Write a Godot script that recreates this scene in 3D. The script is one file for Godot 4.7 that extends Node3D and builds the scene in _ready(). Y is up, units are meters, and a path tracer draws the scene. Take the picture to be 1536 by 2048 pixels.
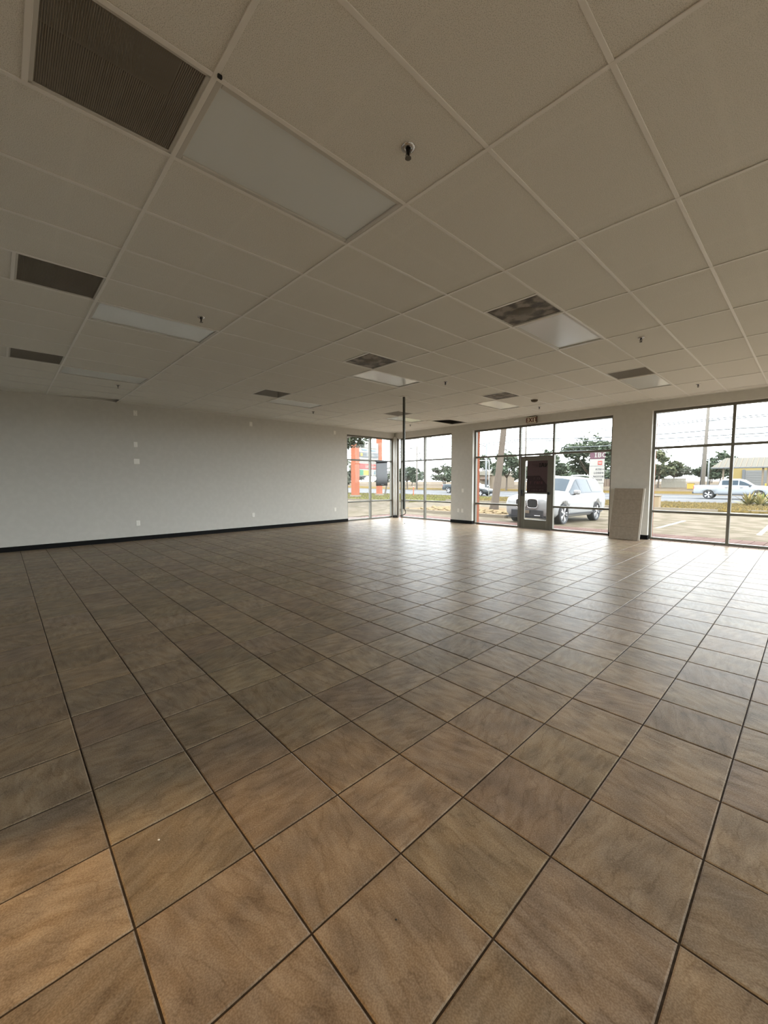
extends Node3D

const EYE := 1.375                      # camera height above the tiled floor
const CEIL := 3.1566                    # underside of the suspended ceiling
const XL := -10.87                      # inner face of the long side wall
const ZF := -10.85                      # inner face of the glazed front wall
const XR := 5.0
const ZB := 1.0
const MOD := 0.6096                     # ceiling module, two feet
const GX := -3.7378                     # a ceiling grid line
const GZ := -2.0072
const TP := 0.38857                     # floor tile pitch
const TX := -0.98093
const TZ := -1.00607

var M := {}
var used := {}
var cache := {}
var rng := RandomNumberGenerator.new()
var cam: Camera3D

# ---------------------------------------------------------------- shapes

class Shape:
	var st := SurfaceTool.new()
	var has_uv := false
	var tint := Color(1, 1, 1)
	var tinted := false
	func _init(smooth := false):
		st.begin(Mesh.PRIMITIVE_TRIANGLES)
		st.set_smooth_group(0 if smooth else -1)
	func smooth(on: bool):
		st.set_smooth_group(0 if on else -1)
	func put(p: Vector3, uv = null):
		if uv != null: st.set_uv(uv)
		if tinted: st.set_color(tint)
		st.add_vertex(p)
	func tri(a: Vector3, b: Vector3, c: Vector3, out: Vector3, ua = null, ub = null, uc = null):
		if (a - c).cross(a - b).dot(out) >= 0.0:
			put(a, ua); put(b, ub); put(c, uc)
		else:
			put(a, ua); put(c, uc); put(b, ub)
	func quad(a: Vector3, b: Vector3, c: Vector3, d: Vector3, out: Vector3, ua = null, ub = null, uc = null, ud = null):
		tri(a, b, c, out, ua, ub, uc)
		tri(a, c, d, out, ua, uc, ud)
	func box(lo: Vector3, hi: Vector3):
		var p = func(x, y, z): return Vector3(hi.x if x else lo.x, hi.y if y else lo.y, hi.z if z else lo.z)
		quad(p.call(0,0,0), p.call(0,1,0), p.call(0,1,1), p.call(0,0,1), Vector3(-1,0,0))
		quad(p.call(1,0,0), p.call(1,1,0), p.call(1,1,1), p.call(1,0,1), Vector3(1,0,0))
		quad(p.call(0,0,0), p.call(1,0,0), p.call(1,0,1), p.call(0,0,1), Vector3(0,-1,0))
		quad(p.call(0,1,0), p.call(1,1,0), p.call(1,1,1), p.call(0,1,1), Vector3(0,1,0))
		quad(p.call(0,0,0), p.call(1,0,0), p.call(1,1,0), p.call(0,1,0), Vector3(0,0,-1))
		quad(p.call(0,0,1), p.call(1,0,1), p.call(1,1,1), p.call(0,1,1), Vector3(0,0,1))
	# a tube through points with a radius for each
	func tube(pts: Array, radii, n := 10, caps := true):
		var rings := []
		var up := Vector3.UP
		for i in pts.size():
			var d: Vector3 = (pts[mini(i + 1, pts.size() - 1)] - pts[maxi(i - 1, 0)]).normalized()
			if absf(d.dot(up)) > 0.95: up = Vector3.RIGHT
			var s := d.cross(up).normalized()
			var u := s.cross(d).normalized()
			up = u
			var r: float = radii if (radii is float or radii is int) else radii[i]
			var ring := []
			for k in n:
				var a := TAU * k / n
				ring.append(pts[i] + (s * cos(a) + u * sin(a)) * r)
			rings.append(ring)
		for i in pts.size() - 1:
			for k in n:
				var k2 := (k + 1) % n
				var o: Vector3 = rings[i][k] + rings[i][k2] - pts[i] * 2.0
				quad(rings[i][k], rings[i][k2], rings[i + 1][k2], rings[i + 1][k], o)
		if caps:
			for e in [0, pts.size() - 1]:
				var o2: Vector3 = pts[0] - pts[1] if e == 0 else pts[e] - pts[e - 1]
				for k in n:
					tri(pts[e], rings[e][k], rings[e][(k + 1) % n], o2)
	# a profile of (radius, height) turned round an axis
	func lathe(prof: Array, n := 24, at := Vector3.ZERO, bas := Basis()):
		for i in prof.size() - 1:
			for k in n:
				var q := []
				for c in [[i, k], [i, k + 1], [i + 1, k + 1], [i + 1, k]]:
					var a: float = TAU * c[1] / n
					q.append(at + bas * Vector3(prof[c[0]].x * cos(a), prof[c[0]].y, prof[c[0]].x * sin(a)))
				var am := TAU * (k + 0.5) / n
				var dr: float = prof[i + 1].x - prof[i].x
				var dy: float = prof[i + 1].y - prof[i].y
				var o := bas * Vector3(dy * cos(am), -dr, dy * sin(am))
				quad(q[0], q[1], q[2], q[3], o)
	# a polygon in the xy plane pulled out along z
	func prism(poly: PackedVector2Array, z0: float, z1: float):
		var idx := Geometry2D.triangulate_polygon(poly)
		for i in range(0, idx.size(), 3):
			for z in [z0, z1]:
				tri(Vector3(poly[idx[i]].x, poly[idx[i]].y, z), Vector3(poly[idx[i + 1]].x, poly[idx[i + 1]].y, z), Vector3(poly[idx[i + 2]].x, poly[idx[i + 2]].y, z), Vector3(0, 0, z - (z0 + z1) * 0.5))
		var cw := Geometry2D.is_polygon_clockwise(poly)
		for i in poly.size():
			var a := poly[i]
			var b := poly[(i + 1) % poly.size()]
			var e := b - a
			var o := Vector3(e.y, -e.x, 0) * (-1.0 if cw else 1.0)
			quad(Vector3(a.x, a.y, z0), Vector3(b.x, b.y, z0), Vector3(b.x, b.y, z1), Vector3(a.x, a.y, z1), o)
	func done() -> ArrayMesh:
		st.generate_normals()
		return st.commit()

# a box with chamfered edges, about its centre
func bev(size: Vector3, b := 0.004) -> ArrayMesh:
	var key := "b%s%s" % [size, b]
	if cache.has(key): return cache[key]
	var h := size * 0.5
	b = minf(b, minf(h.x, minf(h.y, h.z)) * 0.6)
	var s := Shape.new()
	var v = func(ax: int, sg: Vector3) -> Vector3:
		var p := Vector3.ZERO
		for i in 3: p[i] = sg[i] * (h[i] if i == ax else h[i] - b)
		return p
	for ax in 3:
		var b1 := (ax + 1) % 3
		var b2 := (ax + 2) % 3
		for sg in [-1.0, 1.0]:
			var q := []
			for c in [[-1.0, -1.0], [1.0, -1.0], [1.0, 1.0], [-1.0, 1.0]]:
				var g := Vector3.ZERO
				g[ax] = sg; g[b1] = c[0]; g[b2] = c[1]
				q.append(v.call(ax, g))
			var o := Vector3.ZERO
			o[ax] = sg
			s.quad(q[0], q[1], q[2], q[3], o)
		for s1 in [-1.0, 1.0]:
			for s2 in [-1.0, 1.0]:
				var g0 := Vector3.ZERO
				g0[ax] = -1.0; g0[b1] = s1; g0[b2] = s2
				var g1 := g0
				g1[ax] = 1.0
				var o := Vector3.ZERO
				o[b1] = s1; o[b2] = s2
				s.quad(v.call(b1, g0), v.call(b1, g1), v.call(b2, g1), v.call(b2, g0), o)
	for x in [-1.0, 1.0]:
		for y in [-1.0, 1.0]:
			for z in [-1.0, 1.0]:
				var g := Vector3(x, y, z)
				s.tri(v.call(0, g), v.call(1, g), v.call(2, g), g)
	cache[key] = s.done()
	return cache[key]

# ---------------------------------------------------------------- nodes

func numbered(n: String) -> String:
	used[n] = used.get(n, 0) + 1
	return n if used[n] == 1 else "%s_%03d" % [n, used[n] - 1]

func thing(called: String, label: String, category: String, at := Vector3.ZERO, turn := 0.0, group := "") -> Node3D:
	var o := Node3D.new()
	o.name = numbered(called)
	add_child(o)
	o.position = at
	o.rotation.y = turn
	o.set_meta("label", label)
	o.set_meta("category", category)
	if group: o.set_meta("group", group)
	return o

func struct(called: String, label := "", at := Vector3.ZERO, turn := 0.0) -> Node3D:
	var o := Node3D.new()
	o.name = called
	add_child(o)
	o.position = at
	o.rotation.y = turn
	o.set_meta("kind", "structure")
	if label: o.set_meta("label", label)
	return o

func part(parent: Node, called: String, mesh: Mesh, mat: Material, at := Vector3.ZERO, rot := Vector3.ZERO) -> MeshInstance3D:
	var o := MeshInstance3D.new()
	o.name = called
	o.mesh = mesh
	o.material_override = mat
	parent.add_child(o, true)
	o.position = at
	o.rotation = rot
	return o

func copy(o: Node3D, at: Vector3, turn: float, label := "", called := "") -> Node3D:
	var c: Node3D = o.duplicate()
	c.name = numbered(called if called else String(o.name).rstrip("0123456789_"))
	add_child(c)
	c.position = at
	c.rotation.y = turn
	if label: c.set_meta("label", label)
	return c

# ---------------------------------------------------------------- materials

func mat(color: Color, rough := 0.6, metal := 0.0) -> StandardMaterial3D:
	var m := StandardMaterial3D.new()
	m.albedo_color = color
	m.roughness = rough
	m.metallic = metal
	return m

func noise(seed_: int, freq: float, oct := 4, type := FastNoiseLite.TYPE_SIMPLEX_SMOOTH) -> FastNoiseLite:
	var n := FastNoiseLite.new()
	n.seed = seed_
	n.noise_type = type
	n.frequency = freq
	n.fractal_octaves = oct
	return n

func ntex(n: FastNoiseLite, size: int, cols: Array, offs: Array) -> NoiseTexture2D:
	var t := NoiseTexture2D.new()
	t.width = size
	t.height = size
	t.seamless = true
	t.noise = n
	var g := Gradient.new()
	g.offsets = PackedFloat32Array(offs)
	g.colors = PackedColorArray(cols)
	t.color_ramp = g
	return t

func world_mat(tex: Texture2D, metres: float, rough := 0.9, bump: Texture2D = null, bump_cm := 0.1) -> StandardMaterial3D:
	var m := mat(Color.WHITE, rough)
	m.albedo_texture = tex
	m.uv1_triplanar = true
	m.uv1_world_triplanar = true
	m.uv1_scale = Vector3.ONE / metres
	if bump:
		m.heightmap_enabled = true
		m.heightmap_texture = bump
		m.heightmap_scale = bump_cm
	return m

func rgb(r: int, g: int, b: int) -> Color:
	return Color(r / 255.0, g / 255.0, b / 255.0)

func make_materials():
	M.wall = world_mat(ntex(noise(5, 0.02), 512, [rgb(205, 202, 194), rgb(208, 205, 197)], [0.3, 0.7]), 1.6, 0.75)
	M.black_base = mat(rgb(16, 15, 15), 0.6)
	M.black_base.metallic_specular = 0.25
	var speck := ntex(noise(9, 0.16, 3), 1024, [rgb(204, 202, 192), rgb(234, 232, 223), rgb(240, 238, 230)], [0.24, 0.42, 0.7])
	M.ceiling_tile = world_mat(speck, 0.9, 0.95, ntex(noise(9, 0.16, 3), 1024, [Color.BLACK, Color.WHITE], [0.2, 0.5]), 0.1)
	M.grid = mat(rgb(241, 239, 233), 0.35)
	M.plenum = mat(rgb(150, 148, 143), 0.7)
	M.grout = world_mat(ntex(noise(3, 0.05), 256, [rgb(46, 36, 26), rgb(66, 53, 40)], [0.3, 0.7]), 0.4, 0.95)
	M.lens = mat(rgb(232, 238, 238), 0.22)
	M.lens.metallic_specular = 0.6
	M.lens.clearcoat_enabled = true
	M.lens.clearcoat = 0.35
	M.lens.clearcoat_roughness = 0.15
	M.lens_frame = mat(rgb(206, 204, 197), 0.4)
	# perforated sheet: round holes cut through it, the duct box shows behind
	var im := Image.create(64, 64, false, Image.FORMAT_RGBA8)
	for y in 64:
		for x in 64:
			var d := Vector2(fmod(x + 0.5, 16.0) - 8.0, fmod(y + 0.5, 16.0) - 8.0).length()
			im.set_pixel(x, y, Color(0.56, 0.53, 0.48, 0.0 if d < 6.4 else 1.0))
	M.perforated = world_mat(ImageTexture.create_from_image(im), 0.032, 0.6)
	M.perforated.transparency = BaseMaterial3D.TRANSPARENCY_ALPHA_SCISSOR
	M.perforated.alpha_scissor_threshold = 0.5
	var dust := world_mat(ntex(noise(31, 0.012, 5), 512, [rgb(74, 69, 62), rgb(104, 98, 89), rgb(146, 138, 127)], [0.3, 0.5, 0.7]), 1.3, 0.6)
	M.dusty = dust
	M.alu = mat(rgb(110, 108, 98), 0.45, 0.15)
	M.post_paint = mat(rgb(214, 212, 204), 0.5)
	M.door_edge = mat(rgb(84, 66, 54), 0.6)
	M.black = mat(rgb(14, 14, 15), 0.4)
	M.dark_film = mat(rgb(80, 62, 65), 0.35)
	M.dark_film2 = mat(rgb(46, 29, 33), 0.4)
	M.film_print = mat(rgb(84, 66, 68), 0.4)
	M.film_red = mat(rgb(96, 54, 62), 0.4)
	var glass := mat(Color(0.93, 0.98, 0.96, 0.03), 0.02)
	glass.transparency = BaseMaterial3D.TRANSPARENCY_ALPHA
	glass.metallic_specular = 0.2
	M.glass = glass
	M.chrome = mat(rgb(205, 205, 205), 0.18, 0.9)
	M.sprinkler = mat(rgb(120, 116, 108), 0.3, 0.8)
	M.plate = mat(rgb(242, 239, 231), 0.35)
	M.plate_dark = mat(rgb(70, 66, 60), 0.5)
	M.pole = mat(rgb(92, 94, 88), 0.4, 0.5)
	M.cable = mat(rgb(46, 46, 44), 0.5)
	M.exit_face = mat(rgb(232, 226, 206), 0.4)
	M.exit_letter = mat(rgb(96, 34, 26), 0.5)
	M.board = world_mat(ntex(noise(41, 0.02, 5), 512, [rgb(148, 136, 122), rgb(157, 145, 130)], [0.3, 0.7]), 0.8, 0.9)
	M.board_edge = mat(rgb(214, 209, 198), 0.9)
	# outdoors
	M.concrete = world_mat(ntex(noise(51, 0.01, 6), 1024, [rgb(78, 71, 57), rgb(89, 80, 68), rgb(98, 89, 77)], [0.3, 0.5, 0.72]), 9.0, 0.9)
	M.walk = world_mat(ntex(noise(52, 0.03, 5), 512, [rgb(91, 81, 75), rgb(105, 94, 90)], [0.3, 0.7]), 2.0, 0.95)
	M.asphalt = world_mat(ntex(noise(53, 0.02, 5), 512, [rgb(74, 74, 77), rgb(86, 86, 87)], [0.3, 0.7]), 6.0, 0.85)
	M.dry_grass = world_mat(ntex(noise(54, 0.03, 5), 1024, [rgb(63, 52, 19), rgb(85, 68, 29), rgb(94, 78, 40)], [0.3, 0.5, 0.7]), 7.0, 1.0, ntex(noise(55, 0.2, 3), 512, [Color.BLACK, Color.WHITE], [0.2, 0.8]), 2.0)
	M.green_grass = world_mat(ntex(noise(56, 0.03, 5), 1024, [rgb(52, 58, 16), rgb(71, 71, 26), rgb(85, 75, 34)], [0.3, 0.5, 0.7]), 7.0, 1.0)
	M.far_soil = world_mat(ntex(noise(57, 0.02, 5), 512, [rgb(76, 65, 53), rgb(91, 81, 68)], [0.3, 0.7]), 12.0, 1.0)
	M.curb = mat(rgb(109, 100, 88), 0.9)
	M.paint_line = mat(rgb(142, 140, 131), 0.8)
	M.paint_yellow = mat(rgb(150, 123, 42), 0.7)
	M.brick = world_mat(ntex(noise(58, 0.06, 3), 256, [rgb(120, 71, 54), rgb(143, 88, 67)], [0.3, 0.7]), 0.7, 0.95)
	M.bark = world_mat(ntex(noise(59, 0.05, 5), 512, [rgb(75, 67, 60), rgb(112, 102, 93)], [0.3, 0.7]), 0.9, 0.95, ntex(noise(60, 0.06, 5), 512, [Color.BLACK, Color.WHITE], [0.2, 0.8]), 2.0)
	M.pole_wood = mat(rgb(91, 85, 78), 0.9)
	M.steel = mat(rgb(96, 98, 98), 0.5, 0.3)
	M.wire = mat(rgb(84, 88, 90), 0.7)
	M.white = mat(rgb(142, 142, 141), 0.5)
	M.cream = mat(rgb(112, 107, 96), 0.8)
	M.tan = mat(rgb(103, 91, 76), 0.85)
	M.roof_metal = mat(rgb(84, 80, 72), 0.5, 0.1)
	M.yellow_wall = mat(rgb(121, 105, 61), 0.85)
	M.shutter = mat(rgb(90, 90, 89), 0.7)
	M.maroon = mat(rgb(68, 31, 46), 0.6)
	M.sign_white = mat(rgb(125, 122, 116), 0.55)
	M.sign_grey = mat(rgb(72, 75, 78), 0.6)
	M.sign_red = mat(rgb(128, 42, 35), 0.6)
	M.sign_green = mat(rgb(23, 91, 58), 0.6)
	M.sign_yellow = mat(rgb(147, 120, 29), 0.6)
	M.sign_blue = mat(rgb(77, 99, 111), 0.6)
	M.sign_dark = mat(rgb(52, 50, 52), 0.7)
	M.paint_white = mat(rgb(137, 138, 138), 0.25)
	M.paint_white.clearcoat_enabled = true
	M.paint_white.clearcoat = 0.25
	M.paint_white.metallic_specular = 0.3
	M.paint_white.clearcoat_roughness = 0.05
	M.paint_pale = M.paint_white.duplicate()
	M.paint_pale.albedo_color = rgb(123, 127, 131)
	M.paint_black = M.paint_white.duplicate()
	M.paint_black.albedo_color = rgb(24, 28, 30)
	M.paint_charcoal = M.paint_white.duplicate()
	M.paint_charcoal.albedo_color = rgb(48, 54, 58)
	M.car_glass = mat(rgb(40, 50, 58), 0.08)
	M.car_glass.metallic_specular = 0.22
	M.car_trim = mat(rgb(34, 36, 42), 0.5)
	M.tyre = mat(rgb(34, 34, 36), 0.85)
	M.rim = mat(rgb(196, 196, 198), 0.25, 0.6)
	M.head_lamp = mat(rgb(140, 149, 156), 0.12)
	M.tail_lamp = mat(rgb(186, 62, 48), 0.25)
	M.rock = world_mat(ntex(noise(61, 0.05, 4), 256, [rgb(97, 82, 61), rgb(129, 115, 90)], [0.3, 0.7]), 0.5, 0.95)
	M.mulch = world_mat(ntex(noise(62, 0.12, 4), 512, [rgb(81, 67, 49), rgb(117, 100, 77)], [0.3, 0.7]), 1.0, 1.0)
	var leaf := mat(Color.WHITE, 0.8)
	leaf.vertex_color_use_as_albedo = true
	leaf.backlight_enabled = true
	leaf.backlight = Color(0.22, 0.24, 0.16)
	M.leaf = leaf
	M.lamp_on = mat(rgb(255, 220, 170), 0.5)
	M.lamp_on.emission_enabled = true
	M.lamp_on.emission = Color(1.0, 0.83, 0.6)
	M.lamp_on.emission_energy_multiplier = 4.0
	M.screen_back = mat(rgb(11, 13, 18), 0.07)
	M.planter = mat(rgb(116, 100, 77), 0.9)
	M.signal_orange = mat(rgb(150, 68, 35), 0.6)

	for k in ["concrete", "walk", "asphalt", "dry_grass", "green_grass", "far_soil", "curb", "mulch", "rock", "brick", "bark", "leaf", "paint_line", "roof_metal"]:
		M[k].metallic_specular = 0.12

# slate-look floor tile: one sheet of colour and relief from which every tile takes its own piece
func make_slate():
	var n := 1536
	var a := noise(71, 0.017, 6).get_image(n / 4, n)
	a.resize(n, n, Image.INTERPOLATE_CUBIC)
	var warp := noise(72, 0.005, 6)
	warp.domain_warp_enabled = true
	warp.domain_warp_amplitude = 60.0
	warp.domain_warp_frequency = 0.006
	var b := warp.get_image(n, n)
	var c := noise(73, 0.14, 3).get_image(n, n)
	var e := noise(74, 0.007, 4).get_image(n / 3, n)
	e.resize(n, n, Image.INTERPOLATE_CUBIC)
	for im in [a, b, c, e]: im.convert(Image.FORMAT_L8)
	var da: PackedByteArray = a.get_data()
	var db: PackedByteArray = b.get_data()
	var dc: PackedByteArray = c.get_data()
	var de: PackedByteArray = e.get_data()
	var out := PackedByteArray()
	out.resize(n * n * 3)
	var hi := PackedByteArray()
	hi.resize(n * n)
	var j := 0
	for i in n * n:
		var sa := (da[i] - 128) * 0.0078
		var sb := (db[i] - 128) * 0.0078
		var sc := (dc[i] - 128) * 0.0078
		var se := (de[i] - 128) * 0.0078
		var vein := absf(se + sb * 0.35)
		vein = 1.0 - minf(vein * 9.0, 1.0)
		var v := clampf(0.56 + sa * 0.26 + sb * 0.22 + sc * 0.36 - vein * 0.22, 0.0, 1.0)
		var w := clampf(0.5 + sb * 0.9 - sa * 0.4, 0.0, 1.0)
		out[j] = int(117 + 60 * v + 4 * w)
		out[j + 1] = int(102 + 60 * v)
		out[j + 2] = int(86 + 57 * v - 5 * w)
		j += 3
		hi[i] = int(clampf(128.0 + sa * 55.0 + sb * 40.0 + sc * 40.0 - vein * 38.0, 0.0, 255.0))
	var m := mat(Color.WHITE, 0.36)
	m.metallic_specular = 0.22
	m.albedo_texture = ImageTexture.create_from_image(Image.create_from_data(n, n, false, Image.FORMAT_RGB8, out))
	m.vertex_color_use_as_albedo = true
	m.heightmap_enabled = true
	m.heightmap_texture = ImageTexture.create_from_image(Image.create_from_data(n, n, false, Image.FORMAT_L8, hi))
	m.heightmap_scale = 0.12
	M.slate = m

# ---------------------------------------------------------------- ground outside

const GD := [0.0, 2.0, 4.0, 7.0, 14.0, 30.0, 52.0, 62.0, 75.0, 95.0, 125.0, 400.0]
const GH := [-0.02, -0.13, -0.25, -0.3, -0.36, -0.47, -0.5, -0.42, -0.15, 0.3, 0.6, 1.0]
func gy(x: float, z: float) -> float:
	var d := maxf(maxf(ZF - z, XL - x), 0.0)
	for i in GD.size() - 1:
		if d <= GD[i + 1]: return lerpf(GH[i], GH[i + 1], (d - GD[i]) / (GD[i + 1] - GD[i]))
	return GH[-1]

# a patch of ground between two x and two z lists, following the slope, with thickness
func land(x0: float, x1: float, z0: float, z1: float, lift := 0.0, step := 3.0, thick := 0.25) -> ArrayMesh:
	var s := Shape.new(true)
	var nx := maxi(1, int(ceil((x1 - x0) / step)))
	var nz := maxi(1, int(ceil((z1 - z0) / step)))
	var P = func(i, k):
		var x: float = lerpf(x0, x1, float(i) / nx)
		var z: float = lerpf(z0, z1, float(k) / nz)
		return Vector3(x, gy(x, z) + lift, z)
	for i in nx:
		for k in nz:
			s.quad(P.call(i, k), P.call(i + 1, k), P.call(i + 1, k + 1), P.call(i, k + 1), Vector3.UP)
	s.smooth(false)
	var dn := Vector3(0, -thick, 0)
	for i in nx:
		for k in [0, nz]:
			var a: Vector3 = P.call(i, k)
			var b: Vector3 = P.call(i + 1, k)
			s.quad(a, b, b + dn, a + dn, Vector3(0, 0, -1 if k == 0 else 1))
	for k in nz:
		for i in [0, nx]:
			var a: Vector3 = P.call(i, k)
			var b: Vector3 = P.call(i, k + 1)
			s.quad(a, b, b + dn, a + dn, Vector3(-1 if i == 0 else 1, 0, 0))
	return s.done()

func land_thing(called: String, label: String, category: String, mesh: Mesh, m: Material) -> MeshInstance3D:
	var o := part(self, numbered(called), mesh, m)
	o.set_meta("label", label)
	o.set_meta("category", category)
	return o

# ---------------------------------------------------------------- room

func build_floor():
	var f := struct("floor", "beige slate-look square floor tiles with dark joints")
	var s := Shape.new()
	s.box(Vector3(XL - 0.05, -0.2, ZF - 0.02), Vector3(XR + 0.05, -0.0035, ZB + 3.6))
	part(f, "grout_bed", s.done(), M.grout)
	# 60 different tiles
	var variants := []
	var half := (TP - 0.0065) * 0.5
	for n in 60:
		variants.append(tile_shape(half, n))
	var spots := []
	var basis_inv := cam.global_transform.affine_inverse()
	for i in range(-26, 16):
		for k in range(-26, 6):
			var c := Vector3(TX + (i + 0.5) * TP, 0, TZ + (k + 0.5) * TP)
			var lo := Vector2(maxf(c.x - half, XL), maxf(c.z - half, ZF - 0.02))
			var hi2 := Vector2(minf(c.x + half, XR), minf(c.z + half, ZB))
			if hi2.x - lo.x < 0.02 or hi2.y - lo.y < 0.02: continue
			var v := basis_inv * c
			var size := 0.0
			if v.z < -0.2:
				var px := Vector2(811.5 * v.x / -v.z, 811.5 * v.y / -v.z)
				if absf(px.x) < 800.0 and absf(px.y) < 1150.0: size = absf(v.y) / pow(-v.z, 3.0)
			spots.append([size, c, lo, hi2])
	spots.sort_custom(func(p, q): return p[0] > q[0])
	var rest := Shape.new()
	rest.tinted = true
	for n in spots.size():
		var sp = spots[n]
		var r := rng.randi_range(0, 59)
		var cut: bool = sp[3].x - sp[2].x < half * 1.99 or sp[3].y - sp[2].y < half * 1.99
		if n < 300 and not cut:
			part(f, "tile", variants[r], M.slate, sp[1] + Vector3(0, rng.randf_range(-0.0006, 0.0006), 0), Vector3(0, 0 if r % 3 else PI, 0))
		else:
			var m: ArrayMesh = variants[r]
			var arr := m.surface_get_arrays(0)
			var vs: PackedVector3Array = arr[Mesh.ARRAY_VERTEX]
			var us: PackedVector2Array = arr[Mesh.ARRAY_TEX_UV]
			var cs: PackedColorArray = arr[Mesh.ARRAY_COLOR]
			for q in vs.size():
				var p: Vector3 = vs[q] + sp[1]
				p.x = clampf(p.x, sp[2].x, sp[3].x)
				p.z = clampf(p.z, sp[2].y, sp[3].y)
				rest.st.set_uv(us[q])
				rest.st.set_color(cs[q])
				rest.st.add_vertex(p)
	var o := part(f, "tile_field", rest.done(), M.slate)
	o.set_meta("kind", "stuff")

func tile_shape(half: float, n: int) -> ArrayMesh:
	var s := Shape.new()
	s.tinted = true
	var g := rng.randf_range(0.80, 1.02)
	s.tint = Color(g * rng.randf_range(0.98, 1.03), g, g * rng.randf_range(0.94, 1.03))
	var rot := PI * 0.5 * (n % 4) + rng.randf_range(-0.5, 0.5)
	var mid := Vector2(rng.randf_range(0.2, 0.8), rng.randf_range(0.2, 0.8))
	var U = func(p: Vector3): return mid + Vector2(p.x, p.z).rotated(rot) * 0.62
	var b := 0.0045
	var q := [Vector3(-1, 0, -1), Vector3(1, 0, -1), Vector3(1, 0, 1), Vector3(-1, 0, 1)]
	var top := []
	var edge := []
	var base := []
	for c in q:
		top.append(c * (half - b))
		edge.append(c * half + Vector3(0, -0.0022, 0))
		base.append(c * half + Vector3(0, -0.009, 0))
	s.quad(top[0], top[1], top[2], top[3], Vector3.UP, U.call(top[0]), U.call(top[1]), U.call(top[2]), U.call(top[3]))
	for i in 4:
		var k := (i + 1) % 4
		var o: Vector3 = q[i] + q[k]
		s.quad(top[i], top[k], edge[k], edge[i], o + Vector3.UP, U.call(top[i]), U.call(top[k]), U.call(edge[k]), U.call(edge[i]))
		s.quad(edge[i], edge[k], base[k], base[i], o, U.call(edge[i]), U.call(edge[k]), U.call(base[k]), U.call(base[i]))
	return s.done()

# which ceiling cells hold a light or a grille: [i, j, kind]
func fittings() -> Dictionary:
	var d := {}
	for c in [[2, 2], [-3, -2], [-8, -7]]:
		for r in [0, -3, -6]:
			d["%d,%d" % [c[0], r]] = "light"
			d["%d,%d" % [c[1], r + 1]] = "vent"
	return d

func build_ceiling():
	var c := struct("ceiling", "suspended ceiling of pale mineral tiles in a white metal grid")
	var fit := fittings()
	var i0 := int(floor((XL - GX) / MOD))
	var i1 := int(ceil((XR - GX) / MOD))
	var j0 := int(floor((ZF - GZ) / (2 * MOD)))
	var j1 := int(ceil((ZB - GZ) / (2 * MOD)))
	for i in range(i0, i1):
		for j in range(j0, j1):
			var key := "%d,%d" % [i, j]
			var kind: String = fit.get(key, "")
			if kind == "light": continue
			var lo := Vector2(maxf(GX + i * MOD, XL), maxf(GZ + j * 2 * MOD, ZF))
			var hi := Vector2(minf(GX + (i + 1) * MOD, XR), minf(GZ + (j + 1) * 2 * MOD, ZB))
			if kind == "vent": lo.y = GZ + (j + 0.5) * 2 * MOD
			if hi.x - lo.x < 0.03 or hi.y - lo.y < 0.03: continue
			var size := Vector3(hi.x - lo.x - 0.006, 0.016, hi.y - lo.y - 0.006)
			var at := Vector3((lo.x + hi.x) * 0.5, CEIL + 0.0095, (lo.y + hi.y) * 0.5)
			var rot := Vector3.ZERO
			if i == -7 and j == -7:      # pushed up out of its place by the storefront
				at += Vector3(-0.03, 0.075, 0.05)
				rot = Vector3(0.13, 0.0, 0.04)
			elif i == i0 and j == 0:     # lifted corner by the side wall
				at += Vector3(0.0, 0.03, 0.0)
				rot = Vector3(0.05, 0.0, 0.0)
			else:
				at.y += rng.randf_range(0.0, 0.0015)
			part(c, "ceiling_tile", bev(size, 0.003), M.ceiling_tile, at, rot)
	# runners along x, cross tees along z, wall angle
	for j in range(j0 + 1, j1):
		part(c, "grid_runner", bev(Vector3(XR - XL, 0.006, 0.024), 0.0015), M.grid, Vector3((XL + XR) * 0.5, CEIL - 0.002, GZ + j * 2 * MOD))
	for i in range(i0 + 1, i1):
		for j in range(j0, j1):
			var z0 := maxf(GZ + j * 2 * MOD, ZF)
			var z1 := minf(GZ + (j + 1) * 2 * MOD, ZB)
			if z1 - z0 < 0.05: continue
			part(c, "cross_tee", bev(Vector3(0.024, 0.005, z1 - z0 - 0.02), 0.0015), M.grid, Vector3(GX + i * MOD, CEIL - 0.0015, (z0 + z1) * 0.5))
	for key in fit:
		if fit[key] == "vent":
			var ij: PackedStringArray = key.split(",")
			part(c, "cross_tee", bev(Vector3(MOD - 0.02, 0.005, 0.024), 0.0015), M.grid, Vector3(GX + (int(ij[0]) + 0.5) * MOD, CEIL - 0.0015, GZ + (int(ij[1]) + 0.5) * 2 * MOD))
	part(c, "wall_angle", bev(Vector3(0.022, 0.004, ZB - ZF), 0.001), M.grid, Vector3(XL + 0.011, CEIL - 0.001, (ZB + ZF) * 0.5))
	part(c, "wall_angle", bev(Vector3(XR - XL, 0.004, 0.022), 0.001), M.grid, Vector3((XL + XR) * 0.5, CEIL - 0.001, ZF + 0.011))
	# roof deck over the plenum
	var s := Shape.new()
	s.box(Vector3(XL - 0.3, 4.0, ZF - 0.4), Vector3(XR + 0.3, 4.2, ZB + 3.8))
	part(c, "roof_deck", s.done(), M.plenum)

func where_words(ci: int, ri: int) -> String:
	return ["outer row", "middle row", "side-wall row"][ci] + ", " + ["farthest from the storefront", "midway to the storefront", "closest to the storefront"][ri]

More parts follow.
